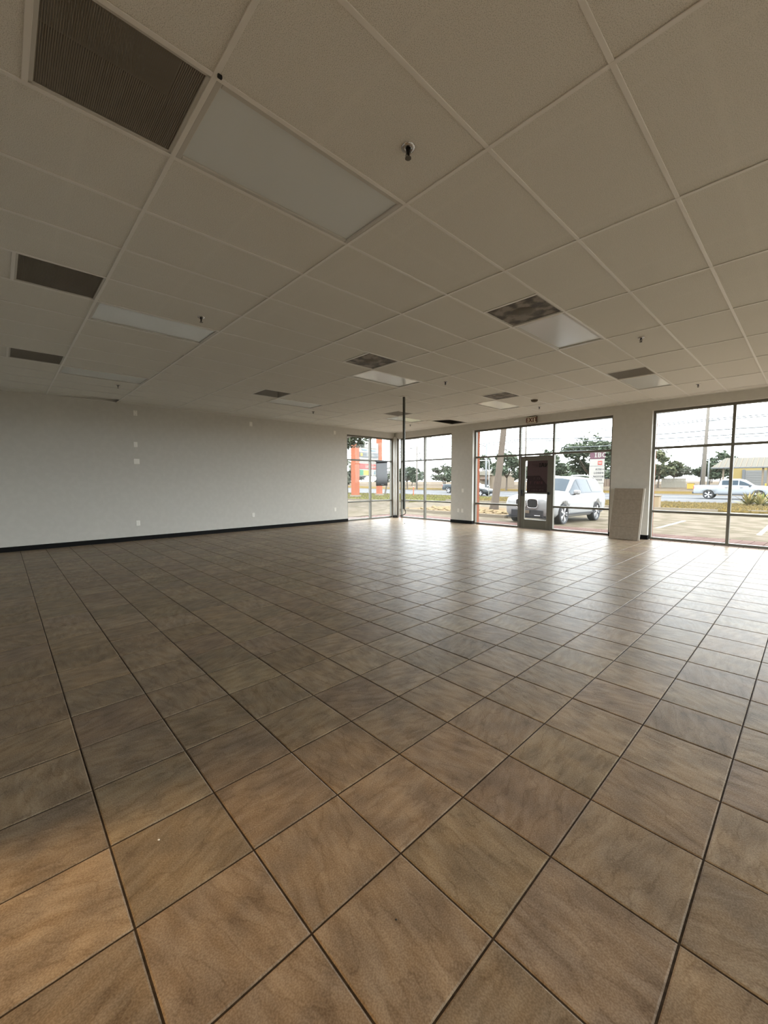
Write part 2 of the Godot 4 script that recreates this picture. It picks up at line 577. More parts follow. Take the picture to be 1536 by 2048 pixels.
func build_ceiling_fittings():
	var cols := [[2, 2], [-3, -2], [-8, -7]]
	var rows := [0, -3, -6]
	for ci in 3:
		for ri in 3:
			var w := where_words(ci, ri)
			# light
			var x: float = GX + (cols[ci][0] + 0.5) * MOD
			var z: float = GZ + (rows[ri] + 0.5) * 2 * MOD
			var t := thing("ceiling_light", "unlit white ceiling light panel, " + w, "ceiling light", Vector3(x, CEIL, z), 0, "recessed ceiling light panels")
			var fw := 0.03
			for e in [[Vector3(MOD - 0.02, 0.014, fw), Vector3(0, 0.004, -0.585)], [Vector3(MOD - 0.02, 0.014, fw), Vector3(0, 0.004, 0.585)], [Vector3(fw, 0.014, 1.14), Vector3(-0.28, 0.004, 0)], [Vector3(fw, 0.014, 1.14), Vector3(0.28, 0.004, 0)]]:
				part(t, "frame", bev(e[0], 0.004), M.lens_frame, e[1])
			part(t, "lens", bev(Vector3(0.536, 0.006, 1.146), 0.002), M.lens, Vector3(0, 0.012, 0))
			var s := Shape.new()
			s.box(Vector3(-0.28, 0.02, -0.59), Vector3(0.28, 0.1, 0.59))
			part(t, "housing", s.done(), M.lens_frame)
			# grille
			x = GX + (cols[ci][1] + 0.5) * MOD
			z = GZ + (rows[ri] + 1.25) * 2 * MOD
			var stained: bool = [ci, ri] in [[0, 1], [1, 1], [1, 2]]
			var v := thing("air_grille", ("dust-stained square air grille, " if stained else "dark perforated square air grille, ") + w, "vent", Vector3(x, CEIL, z), 0, "square ceiling air grilles")
			for k in 4:
				part(v, "frame", bev(Vector3(0.59, 0.008, 0.018), 0.002), M.lens_frame, Vector3([0, 0, -0.286, 0.286][k], 0.004, [-0.286, 0.286, 0, 0][k]), Vector3(0, PI * 0.5 if k > 1 else 0.0, 0))
			part(v, "perforated_plate", bev(Vector3(0.555, 0.003, 0.555), 0.001), M.dusty if stained else M.perforated, Vector3(0, 0.006, 0))
			if stained:
				var r := Shape.new(true)
				r.lathe([Vector2(0.0, 0.0), Vector2(0.11, 0.0), Vector2(0.115, 0.003)], 28)
				part(v, "centre_cap", r.done(), M.perforated, Vector3(0, 0.0015, 0))
			var hs := Shape.new()
			for bx in [[Vector3(-0.29, 0.28, -0.29), Vector3(0.29, 0.29, 0.29)], [Vector3(-0.29, 0.012, -0.29), Vector3(-0.28, 0.28, 0.29)], [Vector3(0.28, 0.012, -0.29), Vector3(0.29, 0.28, 0.29)], [Vector3(-0.28, 0.012, -0.29), Vector3(0.28, 0.28, -0.28)], [Vector3(-0.28, 0.012, 0.28), Vector3(0.28, 0.28, 0.29)]]:
				hs.box(bx[0], bx[1])
			part(v, "duct_box", hs.done(), M.plenum)
	# sprinklers
	var k := 0
	for x in [-1.59, -4.67, -8.93]:
		for z in [-1.69, -5.95, -9.6]:
			var t := thing("sprinkler_head", "small metal fire sprinkler head, " + where_words(k / 3, k % 3), "sprinkler", Vector3(x, CEIL, z), 0, "ceiling fire sprinklers")
			var a := Shape.new(true)
			a.lathe([Vector2(0.038, 0.0), Vector2(0.036, -0.006), Vector2(0.022, -0.012), Vector2(0.014, -0.006)], 20)
			part(t, "escutcheon", a.done(), M.chrome)
			a = Shape.new(true)
			a.lathe([Vector2(0.011, 0.0), Vector2(0.011, -0.02), Vector2(0.007, -0.024), Vector2(0.004, -0.05)], 12)
			part(t, "body", a.done(), M.black)
			a = Shape.new(true)
			for sg in [-1.0, 1.0]:
				a.tube([Vector3(0.01 * sg, -0.018, 0), Vector3(0.017 * sg, -0.034, 0), Vector3(0.004 * sg, -0.052, 0)], 0.003, 6)
			part(t, "frame_arm", a.done(), M.sprinkler)
			a = Shape.new()
			a.lathe([Vector2(0.0, -0.052), Vector2(0.017, -0.053), Vector2(0.017, -0.056), Vector2(0.0, -0.056)], 14)
			part(t, "deflector", a.done(), M.sprinkler)
			k += 1
	var sm := thing("smoke_detector", "round pale smoke detector on the ceiling near the exit sign", "smoke detector", Vector3(-4.34, CEIL, -8.68))
	var d := Shape.new(true)
	d.lathe([Vector2(0.075, 0.0), Vector2(0.075, -0.02), Vector2(0.06, -0.045), Vector2(0.03, -0.055), Vector2(0.0, -0.056)], 24)
	part(sm, "housing", d.done(), M.tan)
	d = Shape.new(true)
	d.lathe([Vector2(0.085, 0.0), Vector2(0.085, -0.008), Vector2(0.07, -0.01)], 24)
	part(sm, "base_ring", d.done(), M.plate)
	var clip := part(self, numbered("hanger_clip"), bev(Vector3(0.014, 0.016, 0.02), 0.003), M.black, Vector3(-1.885, CEIL - 0.011, -0.80))
	clip.set_meta("label", "tiny black clip on the ceiling grid beside the big grille")
	clip.set_meta("category", "clip")

func build_walls():
	# long side wall
	var w := struct("wall_left", "long plain pale grey painted side wall")
	var s := Shape.new()
	s.box(Vector3(XL - 0.25, -0.2, -8.57), Vector3(XL, 4.0, ZB + 0.15))
	s.box(Vector3(XL - 0.25, 2.95, ZF - 0.25), Vector3(XL, 4.0, -8.57))
	part(w, "painted_face", s.done(), M.wall)
	s = Shape.new()
	s.box(Vector3(XL - 0.37, -0.4, -8.60), Vector3(XL - 0.25, 4.6, ZB + 3.7))
	s.box(Vector3(XL - 0.37, 2.95, ZF - 0.37), Vector3(XL - 0.25, 4.6, -8.60))
	part(w, "brick_veneer", s.done(), M.brick)
	# front wall: piers between the glazing and a band above it
	w = struct("wall_front", "pale grey front wall with piers between the storefront windows")
	s = Shape.new()
	for p in [[-8.25, -7.42], [-3.42, -2.6], [1.66, 2.45], [4.75, XR + 0.2]]:
		s.box(Vector3(p[0], -0.2, ZF - 0.25), Vector3(p[1], 2.95, ZF))
	s.box(Vector3(XL, 2.95, ZF - 0.25), Vector3(XR + 0.2, 4.0, ZF))
	part(w, "painted_face", s.done(), M.wall)
	s = Shape.new()
	for p in [[-8.27, -7.40], [-3.44, -2.58], [1.64, 2.47], [4.73, XR + 0.32]]:
		s.box(Vector3(p[0], -0.4, ZF - 0.37), Vector3(p[1], 2.95, ZF - 0.25))
	s.box(Vector3(XL - 0.25, 2.95, ZF - 0.37), Vector3(XR + 0.32, 4.6, ZF - 0.25))
	part(w, "brick_veneer", s.done(), M.brick)
	# walls out of view, the right one opened up for extra daylight
	w = struct("wall_right", "pale grey side wall opened up for an added daylight window")
	s = Shape.new()
	s.box(Vector3(XR, -0.2, -0.9), Vector3(XR + 0.2, 4.0, ZB + 3.7))
	s.box(Vector3(XR, -0.2, ZF), Vector3(XR + 0.2, 4.0, -10.2))
	s.box(Vector3(XR, 2.95, -10.2), Vector3(XR + 0.2, 4.0, -0.9))
	part(w, "painted_face", s.done(), M.wall)
	w = struct("wall_back", "pale grey rear wall with a wide opening to a back room")
	s = Shape.new()
	s.box(Vector3(XL, -0.2, ZB), Vector3(-2.25, 4.0, ZB + 0.15))
	s.box(Vector3(1.4, -0.2, ZB), Vector3(XR, 4.0, ZB + 0.15))
	s.box(Vector3(-2.25, 2.5, ZB), Vector3(1.4, 4.0, ZB + 0.15))
	s.box(Vector3(-5.2, -0.2, ZB + 0.15), Vector3(-5.0, 4.0, ZB + 3.6))
	s.box(Vector3(-5.2, -0.2, ZB + 3.5), Vector3(XR, 4.0, ZB + 3.7))
	s.box(Vector3(-5.0, 2.62, ZB + 0.15), Vector3(XR, 2.72, ZB + 3.5))
	part(w, "painted_face", s.done(), M.wall)
	# black vinyl base
	var b := struct("baseboard_left", "black vinyl baseboard along the grey side wall")
	part(b, "strip", bev(Vector3(0.012, 0.1, 9.57), 0.004), M.black_base, Vector3(XL + 0.006, 0.05, -3.785))
	part(b, "strip", bev(Vector3(0.10, 0.1, 0.012), 0.004), M.black_base, Vector3(XL - 0.04, 0.05, -8.576))
	b = struct("baseboard_front", "black vinyl baseboard round the front piers")
	for p in [[-8.25, -7.42], [-3.42, -2.6], [1.66, 2.45]]:
		part(b, "strip", bev(Vector3(p[1] - p[0] + 0.024, 0.1, 0.012), 0.004), M.black_base, Vector3((p[0] + p[1]) * 0.5, 0.05, ZF + 0.006))
		for x in [p[0] - 0.006, p[1] + 0.006]:
			if x < XR: part(b, "strip", bev(Vector3(0.012, 0.1, 0.10), 0.004), M.black_base, Vector3(x, 0.05, ZF - 0.045))

# glazing in its own axes: x along the wall, y up, z into the room
func window(n: int, label: String, at: Vector3, turn: float, xs: Array, rows: Array, skip := -1) -> Node3D:
	var w := struct("window_%d" % n, label, at, turn)
	var dep := 0.1
	var fw := 0.052
	var top: float = rows[-1]
	for i in xs.size():
		part(w, "mullion", bev(Vector3(fw, top + 0.025, dep), 0.003), M.alu, Vector3(xs[i], (top + 0.025) * 0.5, 0))
	for b in xs.size() - 1:
		var x0: float = xs[b] + fw * 0.5
		var x1: float = xs[b + 1] - fw * 0.5
		for r in rows.size():
			if b == skip and r < rows.size() - 2: continue
			var y: float = rows[r]
			part(w, "rail", bev(Vector3(x1 - x0, fw, dep - 0.006), 0.003), M.alu, Vector3((x0 + x1) * 0.5, y, 0))
			if r < rows.size() - 1:
				var h: float = rows[r + 1] - y - fw
				part(w, "pane", bev(Vector3(x1 - x0 + 0.01, h + 0.01, 0.006), 0.0005), M.glass, Vector3((x0 + x1) * 0.5, (y + rows[r + 1]) * 0.5, -0.01))
	return w

func build_windows():
	var rows := [0.026, 0.655, 2.105, 2.925]
	window(1, "corner window in the grey side wall, six panes in an aluminium frame", Vector3(XL - 0.1, 0, 0), PI * 0.5, [8.595, 9.68, 10.74], rows)
	window(2, "corner window in the front wall, six panes in an aluminium frame", Vector3(0, 0, ZF - 0.15), 0, [-10.66, -9.51, -8.275], rows)
	window(3, "storefront window with the glass entrance door in its middle bay", Vector3(0, 0, ZF - 0.15), 0, [-7.395, -5.885, -4.9, -3.445], rows, 1)
	window(4, "wide storefront window beside the leaning ceiling panels", Vector3(0, 0, ZF - 0.15), 0, [-2.575, -1.19, 0.225, 1.635], rows)
	window(6, "added unseen window at the right end of the front wall, for more daylight", Vector3(0, 0, ZF - 0.15), 0, [2.475, 3.6, 4.725], rows)  # glazing invented out of view to raise the daylight indoors
	window(5, "long added window in the unseen right side wall, for more daylight", Vector3(XR + 0.1, 0, 0), -PI * 0.5, [-10.175, -8.4, -6.6, -4.8, -3.0, -0.925], rows)  # added window, never in view: brings more sky light onto ceiling and walls
	# corner post
	var c := struct("trim_1", "round pale corner post between the two corner windows", Vector3(XL + 0.05, 0, ZF + 0.05))
	var s := Shape.new(true)
	s.lathe([Vector2(0.0, 3.0), Vector2(0.066, 3.0), Vector2(0.066, 0.02), Vector2(0.0, 0.02)], 24)
	part(c, "post", s.done(), M.post_paint)
	part(c, "corner_angle", bev(Vector3(0.03, 2.95, 0.05), 0.004), M.tan, Vector3(-0.07, 1.48, 0.05))
	part(c, "corner_angle", bev(Vector3(0.05, 2.95, 0.03), 0.004), M.tan, Vector3(0.075, 1.48, -0.07))
	var sc := Shape.new()
	sc.box(Vector3(XL - 0.26, 0.0, ZF - 0.26), Vector3(XL - 0.02, 2.95, ZF - 0.02))
	part(c, "outer_post", sc.done(), M.alu, -c.position)
	var bs := thing("floor_junction_box", "small black box with stub fittings at the foot of the corner post", "junction box", Vector3(XL + 0.12, 0, ZF + 0.12), PI * 0.25)
	part(bs, "box", bev(Vector3(0.19, 0.085, 0.09), 0.012), M.black, Vector3(0, 0.05, 0))
	s = Shape.new(true)
	s.tube([Vector3(0, 0.03, 0.03), Vector3(0, 0.025, 0.09)], 0.02, 12)
	part(bs, "stub", s.done(), M.black)
	s = Shape.new(true)
	s.tube([Vector3(0.075, 0.04, 0.02), Vector3(0.11, 0.02, 0.06)], 0.014, 10)
	part(bs, "stub", s.done(), M.black)

func build_door():
	var d := struct("door_1", "aluminium glass entrance door with a dark sign film on its upper glass", Vector3(-5.375, 0, ZF - 0.12))
	var w := 0.89
	var h := 2.05
	for sg in [-1.0, 1.0]:
		part(d, "stile", bev(Vector3(0.12, h, 0.05), 0.004), M.alu, Vector3(sg * (w * 0.5 - 0.06), 0.012 + h * 0.5, 0))
		part(d, "jamb_edge", bev(Vector3(0.022, h, 0.06), 0.003), M.door_edge if sg < 0 else M.alu, Vector3(sg * (w * 0.5 + 0.013), 0.012 + h * 0.5, -0.01))
	part(d, "top_rail", bev(Vector3(w - 0.24, 0.13, 0.05), 0.004), M.alu, Vector3(0, 1.995, 0))
	part(d, "bottom_rail", bev(Vector3(w - 0.24, 0.25, 0.05), 0.004), M.alu, Vector3(0, 0.137, 0))
	part(d, "lower_pane", bev(Vector3(w - 0.23, 0.75, 0.006), 0.0005), M.glass, Vector3(0, 0.632, 0))
	part(d, "upper_pane", bev(Vector3(w - 0.23, 0.92, 0.006), 0.0005), M.glass, Vector3(0, 1.475, 0))
	part(d, "cross_rail", bev(Vector3(w - 0.24, 0.03, 0.045), 0.004), M.alu, Vector3(0, 1.012, 0))
	part(d, "threshold", bev(Vector3(w + 0.06, 0.014, 0.12), 0.004), M.alu, Vector3(0, 0.007, 0))
	var pb := part(d, "push_bar", bev(Vector3(0.72, 0.035, 0.03), 0.008), M.alu, Vector3(0, 1.02, 0.065))
	part(pb, "end_block", bev(Vector3(0.055, 0.17, 0.05), 0.008), M.black, Vector3(-0.40, 0.0, -0.01))
	part(pb, "end_block", bev(Vector3(0.07, 0.07, 0.05), 0.008), M.black, Vector3(0.39, 0.0, -0.01))
	# closer fixings left on the head
	for k in 5:
		part(d, "fixing_hole", bev(Vector3([0.17, 0.05, 0.03, 0.04, 0.05][k], 0.012, 0.004), 0.001), M.door_edge, Vector3([-0.31, -0.02, 0.08, 0.22, 0.36][k], [2.035, 2.03, 2.04, 2.045, 2.03][k], 0.0265))
	# sign film, printed towards the street: seen from here from behind
	var f := part(d, "sign_film", bev(Vector3(0.595, 0.9, 0.004), 0.001), M.dark_film, Vector3(0.025, 1.478, 0.008))
	var s := Shape.new()
	s.prism(PackedVector2Array([Vector2(-0.295, -0.445), Vector2(0.295, -0.445), Vector2(0.295, -0.23), Vector2(0.08, 0.03), Vector2(-0.295, 0.03)]), 0.0021, 0.003)
	part(f, "dark_print", s.done(), M.dark_film2)
	letters(f, "NAI", 0.11, Vector3(0.19, 0.32, 0.005), M.black, true)
	for l in [[Vector3(-0.05, 0.33, 0.005), 0.2, 0.02, M.dark_film2], [Vector3(-0.02, 0.29, 0.005), 0.1, 0.012, M.dark_film2], [Vector3(0.0, -0.05, 0.005), 0.2, 0.05, M.film_print], [Vector3(-0.02, -0.17, 0.005), 0.38, 0.07, M.film_red], [Vector3(-0.02, -0.29, 0.005), 0.44, 0.022, M.film_print], [Vector3(-0.02, -0.375, 0.005), 0.44, 0.05, M.film_print]]:
		var t := Shape.new()
		var n := int(l[1] / (l[2] * 0.8))
		for i in maxi(n, 1):
			if (i * 7 + 3) % 5 == 0: continue
			var x: float = -l[1] * 0.5 + l[1] * (i + 0.5) / n
			var cw: float = l[1] / n * 0.62
			t.box(Vector3(x - cw * 0.5, -l[2] * 0.5, 0), Vector3(x - cw * 0.2, l[2] * 0.5, 0.001))
			t.box(Vector3(x - cw * 0.5, l[2] * 0.3, 0), Vector3(x + cw * 0.5, l[2] * 0.5, 0.001))
			if i % 2: t.box(Vector3(x + cw * 0.2, -l[2] * 0.5, 0), Vector3(x + cw * 0.5, l[2] * 0.4, 0.001))
		part(f, "print_line", t.done(), l[3], l[0] - Vector3(0, 0, 0.0018))

func letters(parent: Node, text: String, height: float, at: Vector3, m: Material, from_behind := false, turn := 0.0, bold := true) -> MeshInstance3D:
	var t := TextMesh.new()
	var f := SystemFont.new()
	f.font_names = PackedStringArray(["Droid Sans"])
	f.font_weight = 700 if bold else 400
	t.font = f
	t.text = text
	t.font_size = 64
	t.pixel_size = height / 46.0
	t.depth = minf(height * 0.06, 0.03)
	return part(parent, "lettering", t, m, at, Vector3(0, (PI if from_behind else 0.0) + turn, 0))

func build_wall_things():
	var spots := [
		[2.96, -2.37, "blank", "pale blank cover plate high on the side wall above two other plates"],
		[2.24, -2.345, "switch", "small pale wall plate, middle one of the column of plates"],
		[1.85, -2.35, "wide", "wider pale wall plate at eye height on the side wall"],
		[0.41, -2.32, "outlet", "pale power outlet low on the side wall under the column of plates"],
		[2.97, -5.18, "blank", "pale blank cover plate high in the middle of the side wall"],
		[0.43, -5.18, "outlet", "pale power outlet low in the middle of the side wall"],
		[2.96, -8.06, "blank", "narrow pale cover plate high on the side wall beside the corner window"],
		[0.44, -8.04, "outlet", "pale power outlet low on the side wall beside the corner window"]]
	for p in spots:
		plate(Vector3(XL, p[0], p[1]), PI * 0.5, p[2], p[3])
	plate(Vector3(-7.95, 0.41, ZF), 0, "outlet", "pale power outlet on the pier left of the door window, next to a blank plate")
	plate(Vector3(-7.79, 0.41, ZF), 0, "blank", "blank plate low on the pier beside the power outlet")
	plate(Vector3(-7.78, 1.06, ZF), 0, "switch", "light switch plate on the pier between corner window and door window")
	# exit sign
	var e := thing("exit_sign", "pale EXIT sign with dark red letters above the glass door", "sign", Vector3(-5.47, 3.045, ZF))
	part(e, "housing", bev(Vector3(0.3, 0.19, 0.05), 0.01), M.tan, Vector3(0, 0, 0.027))
	part(e, "face", bev(Vector3(0.275, 0.165, 0.004), 0.001), M.exit_face, Vector3(0, 0, 0.054))
	letters(e, "EXIT", 0.115, Vector3(0, 0, 0.058), M.exit_letter)
	# ceiling pole with a cable tail
	var p := thing("power_pole", "thin grey power pole hanging from the ceiling with a loose cable end", "pole", Vector3(-6.06, 0, -6.32))
	part(p, "shaft", bev(Vector3(0.045, CEIL - 0.77, 0.045), 0.006), M.pole, Vector3(0, (CEIL + 0.77) * 0.5, 0), Vector3(0, 0.3, 0))
	part(p, "ceiling_collar", bev(Vector3(0.14, 0.008, 0.14), 0.003), M.plate, Vector3(0, CEIL - 0.008, 0))
	var s := Shape.new(true)
	s.tube([Vector3(0, 0.78, 0), Vector3(0.02, 0.74, -0.018), Vector3(0.027, 0.70, -0.024), Vector3(0.016, 0.66, -0.014), Vector3(-0.02, 0.638, 0.018), Vector3(-0.065, 0.622, 0.06)], 0.008, 8)
	part(p, "cable_tail", s.done(), M.cable)
	# display hung in the corner window, back of it towards the room
	var d := thing("window_display", "dark glossy display panel hanging in the corner window of the side wall", "display", Vector3(XL - 0.03, 1.65, -10.195), PI * 0.5)
	part(d, "panel", bev(Vector3(0.56, 0.9, 0.03), 0.006), M.screen_back)
	part(d, "bezel", bev(Vector3(0.58, 0.05, 0.036), 0.006), M.black, Vector3(0, 0.44, 0))
	part(d, "label_strip", bev(Vector3(0.14, 0.03, 0.003), 0.001), M.sign_grey, Vector3(0.02, -0.40, 0.016))
	for x in [-0.2, 0.2]:
		part(d, "hanger", bev(Vector3(0.02, 0.05, 0.012), 0.003), M.alu, Vector3(x, 0.47, 0))
	# spare ceiling boards leaning on the pier
	for k in 2:
		var b := thing("ceiling_board", ["grey-brown ceiling board leaning on the pier, the front one of two", "white-edged ceiling board leaning on the pier behind the front board"][k], "panel", Vector3([-2.985, -2.965][k], 0.0, [-10.45, -10.50][k]), 0.0, "ceiling boards leaning on the pier")
		var lean := -atan2(0.30, 1.18)
		part(b, "board", bev(Vector3(0.605, 1.215, 0.016), 0.002), M.board if k == 0 else M.board_edge, Vector3(0, 0.6075 * cos(lean) + 0.004, -0.6075 * sin(-lean)), Vector3(lean, 0, 0))
		if k == 0:
			for y in [0.3, 0.62, 0.95]:
				part(b, "score_line", bev(Vector3(0.55, 0.004, 0.002), 0.0005), M.tan, Vector3(0, y * cos(lean), -y * sin(-lean) + 0.0085), Vector3(lean, 0, 0))
	# bits on the floor
	for p2 in [[Vector3(-9.03, 0, -9.45), 0.03, "dark chip of debris on the floor before the corner post"], [Vector3(-1.66, 0, -0.37), 0.008, "tiny white crumb on a floor joint in the warm light"], [Vector3(-0.83, 0, -0.83), 0.006, "tiny dark crumb on a beige tile in the warm light"]]:
		var c := part(self, numbered("debris_chip"), bev(Vector3(p2[1], p2[1] * 0.5, p2[1] * 0.7), 0.002), M.cable if p2[1] != 0.008 else M.plate, p2[0] + Vector3(0, p2[1] * 0.24, 0), Vector3(0, 0.7, 0))
		c.set_meta("label", p2[2])
		c.set_meta("category", "debris")

func plate(at: Vector3, turn: float, kind: String, label: String):
	var t := thing("wall_plate" if kind != "outlet" else "power_outlet", label, "outlet" if kind == "outlet" else "wall plate", at, turn)
	part(t, "plate", bev(Vector3(0.115 if kind == "wide" else 0.078, 0.12, 0.007), 0.003), M.plate, Vector3(0, 0, 0.0035))
	if kind == "outlet":
		for y in [-0.022, 0.022]:
			var s := part(t, "socket", bev(Vector3(0.034, 0.028, 0.004), 0.0015), M.plate, Vector3(0, y, 0.008))
			for x in [-0.007, 0.007]: part(s, "slot", bev(Vector3(0.003, 0.01, 0.001), 0.0003), M.plate_dark, Vector3(x, 0.002, 0.0022))
	elif kind == "switch":
		part(t, "rocker", bev(Vector3(0.03, 0.06, 0.006), 0.002), M.plate, Vector3(0, 0, 0.009))
	elif kind == "wide":
		part(t, "insert", bev(Vector3(0.07, 0.07, 0.004), 0.002), M.plate, Vector3(0, 0, 0.008))
	else:
		for y in [-0.04, 0.04]: part(t, "screw", bev(Vector3(0.008, 0.008, 0.003), 0.001), M.plate_dark, Vector3(0, y, 0.0075))

# ---------------------------------------------------------------- outdoors: ground

func build_ground():
	land_thing("parking_lot", "pale beige concrete parking lot in front of the building", "pavement", land(-22.5, 40, -28.9, -13.9, 0.0, 3.0), M.concrete)
	land_thing("side_lot", "pale beige concrete beside the building corner", "pavement", land(-90, -14.0, -13.9, 6.0, 0.0, 3.0), M.concrete)
	land_thing("corner_lot", "pale beige concrete lot before the brick pylon sign", "pavement", land(-90, -22.5, -24.0, -13.9, 0.0, 3.0), M.concrete)
	land_thing("yard_lot", "pale beige concrete beside the right side of the building", "pavement", land(XR + 0.4, 40, -13.9, 10.0, 0.0, 4.0), M.concrete)
	land_thing("street", "grey asphalt street beyond the parking lot", "street", land(-90, 70, -63, -39.6, -0.02, 4.0), M.asphalt)
	land_thing("grass_verge", "dry yellow grass strip between parking lot and street", "grass", land(-22.5, 40, -39.6, -28.9, 0.06, 2.0), M.dry_grass)
	land_thing("green_verge", "greener grass strip round the brick pylon sign", "grass", land(-90, -22.5, -39.6, -24.0, 0.06, 2.0), M.green_grass)
	land_thing("far_verge", "dry grass strip along the far side of the street", "grass", land(-90, 70, -74, -63, 0.06, 4.0), M.dry_grass)
	land_thing("far_ground", "bare pale ground beyond the street", "ground", land(-90, 120, -230, -74, 0.0, 8.0), M.far_soil)
	land_thing("side_ground", "bare pale ground far beyond the side parking lot", "ground", land(-260, -90, -230, 40, 0.0, 8.0), M.far_soil)
	# kerbs
	for k in [[-22.5, -3.6, -28.9, "pale concrete kerb of the dry grass strip"], [-2.4, 40.0, -29.6, "pale concrete kerb past the gap in the dry grass strip"]]:
		land_thing("kerb", k[3], "kerb", land(k[0], k[1], k[2] - 0.1, k[2] + 0.1, 0.12, 2.0), M.curb)
	land_thing("kerb", "pale concrete kerb before the pylon sign", "kerb", land(-90, -22.5, -24.1, -23.9, 0.12, 2.0), M.curb)
	land_thing("kerb", "pale kerb on the near side of the street", "kerb", land(-90, 70, -39.75, -39.5, 0.1, 4.0), M.curb)
	land_thing("kerb", "pale kerb on the far side of the street", "kerb", land(-90, 70, -63.1, -62.9, 0.1, 4.0), M.curb)
	# paint
	for x in [-11.4, -8.8, -6.2, -3.63, -1.05, 1.55, 4.15]:
		if x == -6.2 or x < -8.0: continue
		var o := land_thing("parking_stripe", "white painted parking stripe on the concrete lot", "road marking", land(x - 0.06, x + 0.06, -20.6, -15.1, 0.008, 2.0, 0.01), M.paint_line)
		o.set_meta("group", "white parking stripes")
	for z in [-47.2, -55.2]:
		var o2 := land_thing("lane_line", "pale lane line along the grey street", "road marking", land(-90, 70, z - 0.1, z + 0.1, -0.012, 6.0, 0.01), M.paint_line)
		o2.set_meta("group", "street lane lines")
	# paver walk, red-brown pavers laid one by one
	var w := thing("paver_walk", "walk of reddish square pavers along the storefront", "walkway", Vector3.ZERO)
	part(w, "bedding", land(-14.0, XR + 0.4, -13.9, ZF - 0.40, -0.03, 1.0), M.walk)
	land_thing("side_walk", "pinkish paved walk along the side of the building", "walkway", land(-14.0, XL - 0.40, ZF - 0.40, 6.0, -0.01, 1.0), M.walk)
	var mats: Array[StandardMaterial3D] = [mat(rgb(88, 68, 63), 0.9), mat(rgb(96, 77, 72), 0.9), mat(rgb(92, 74, 67), 0.9), mat(rgb(82, 63, 59), 0.9)]
	for q in mats: q.metallic_specular = 0.12
	var pitch := 0.24
	var mesh := bev(Vector3(pitch - 0.014, 0.06, pitch - 0.014), 0.008)
	var rest := []
	var count := 0
	var inv := cam.global_transform.affine_inverse()
	var cells := []
	for i in range(-48, 14):
		for k in 11:
			var p := Vector3(-1.8 + i * pitch, 0, -11.38 - k * pitch)
			p.y = gy(p.x, p.z) - 0.03
			var v := inv * p
			var seen_: bool = v.z < -1 and absf(811.5 * v.x / -v.z) < 780.0 and ((p.x > -8.4 and p.x < -4.0) or p.x > -3.2)
			cells.append([(1.0 if seen_ else 0.0) / maxf(-v.z, 1.0), p])
	cells.sort_custom(func(a, b): return a[0] > b[0])
	for c in cells:
		if count < 300:
			var z: float = c[1].z
			part(w, "paver", mesh, mats[rng.randi_range(0, 3)], c[1], Vector3(0.0, 0, 0.0))
		else:
			rest.append(c[1])
		count += 1
	var mm := MultiMesh.new()
	mm.transform_format = MultiMesh.TRANSFORM_3D
	mm.mesh = mesh
	mm.instance_count = rest.size()
	for n in rest.size(): mm.set_instance_transform(n, Transform3D(Basis(), rest[n]))
	var mi := MultiMeshInstance3D.new()
	mi.name = "paver_field"
	mi.multimesh = mm
	mi.material_override = mats[1]
	mi.set_meta("kind", "stuff")
	w.add_child(mi)
	# planted bed at the corner with a leaning trunk in it
	land_thing("planting_bed", "bed of tan gravel round the leaning trunk", "planting bed", land(-16.0, -9.2, -21.5, -15.9, 0.1, 1.5), M.mulch)
	land_thing("kerb", "pale kerb in front of the gravel bed", "kerb", land(-16.1, -9.1, -15.95, -15.75, 0.15, 1.5), M.curb)
	land_thing("kerb", "pale kerb at the car side of the gravel bed", "kerb", land(-9.25, -9.05, -21.5, -15.95, 0.15, 1.5), M.curb)
	var rk := Shape.new(true)
	var pts := []
	for a in 5:
		for b in 8:
			var th := PI * (a + 0.5) / 5.0
			var ph := TAU * b / 8.0
			pts.append(Vector3(sin(th) * cos(ph), cos(th) * 0.65, sin(th) * sin(ph)) * (0.85 + 0.3 * absf(sin(a * 3.1 + b * 5.7))))
	for a in 4:
		for b in 8:
			var b2 := (b + 1) % 8
			rk.quad(pts[a * 8 + b], pts[a * 8 + b2], pts[a * 8 + 8 + b2], pts[a * 8 + 8 + b], pts[a * 8 + b] + pts[a * 8 + 8 + b2])
	for b in 8:
		rk.tri(Vector3(0, 0.65, 0), pts[b], pts[(b + 1) % 8], Vector3.UP)
		rk.tri(Vector3(0, -0.65, 0), pts[32 + b], pts[32 + (b + 1) % 8], Vector3.DOWN)
	var rock := rk.done()
	for n in 70:
		var x := rng.randf_range(-15.6, -9.6)
		var z := rng.randf_range(-19.0, -16.15)
		var o3 := part(self, numbered("bed_rock"), rock, M.rock, Vector3(x, gy(x, z) + 0.12, z), Vector3(rng.randf() * 0.5, rng.randf() * TAU, rng.randf() * 0.5))
		var sc := rng.randf_range(0.07, 0.17)
		o3.scale = Vector3(sc, sc * 0.8, sc)
		o3.set_meta("label", "tan rock lying in the gravel bed by the leaning trunk")
		o3.set_meta("category", "rock")
		o3.set_meta("group", "rocks in the gravel bed")

# ---------------------------------------------------------------- vehicles

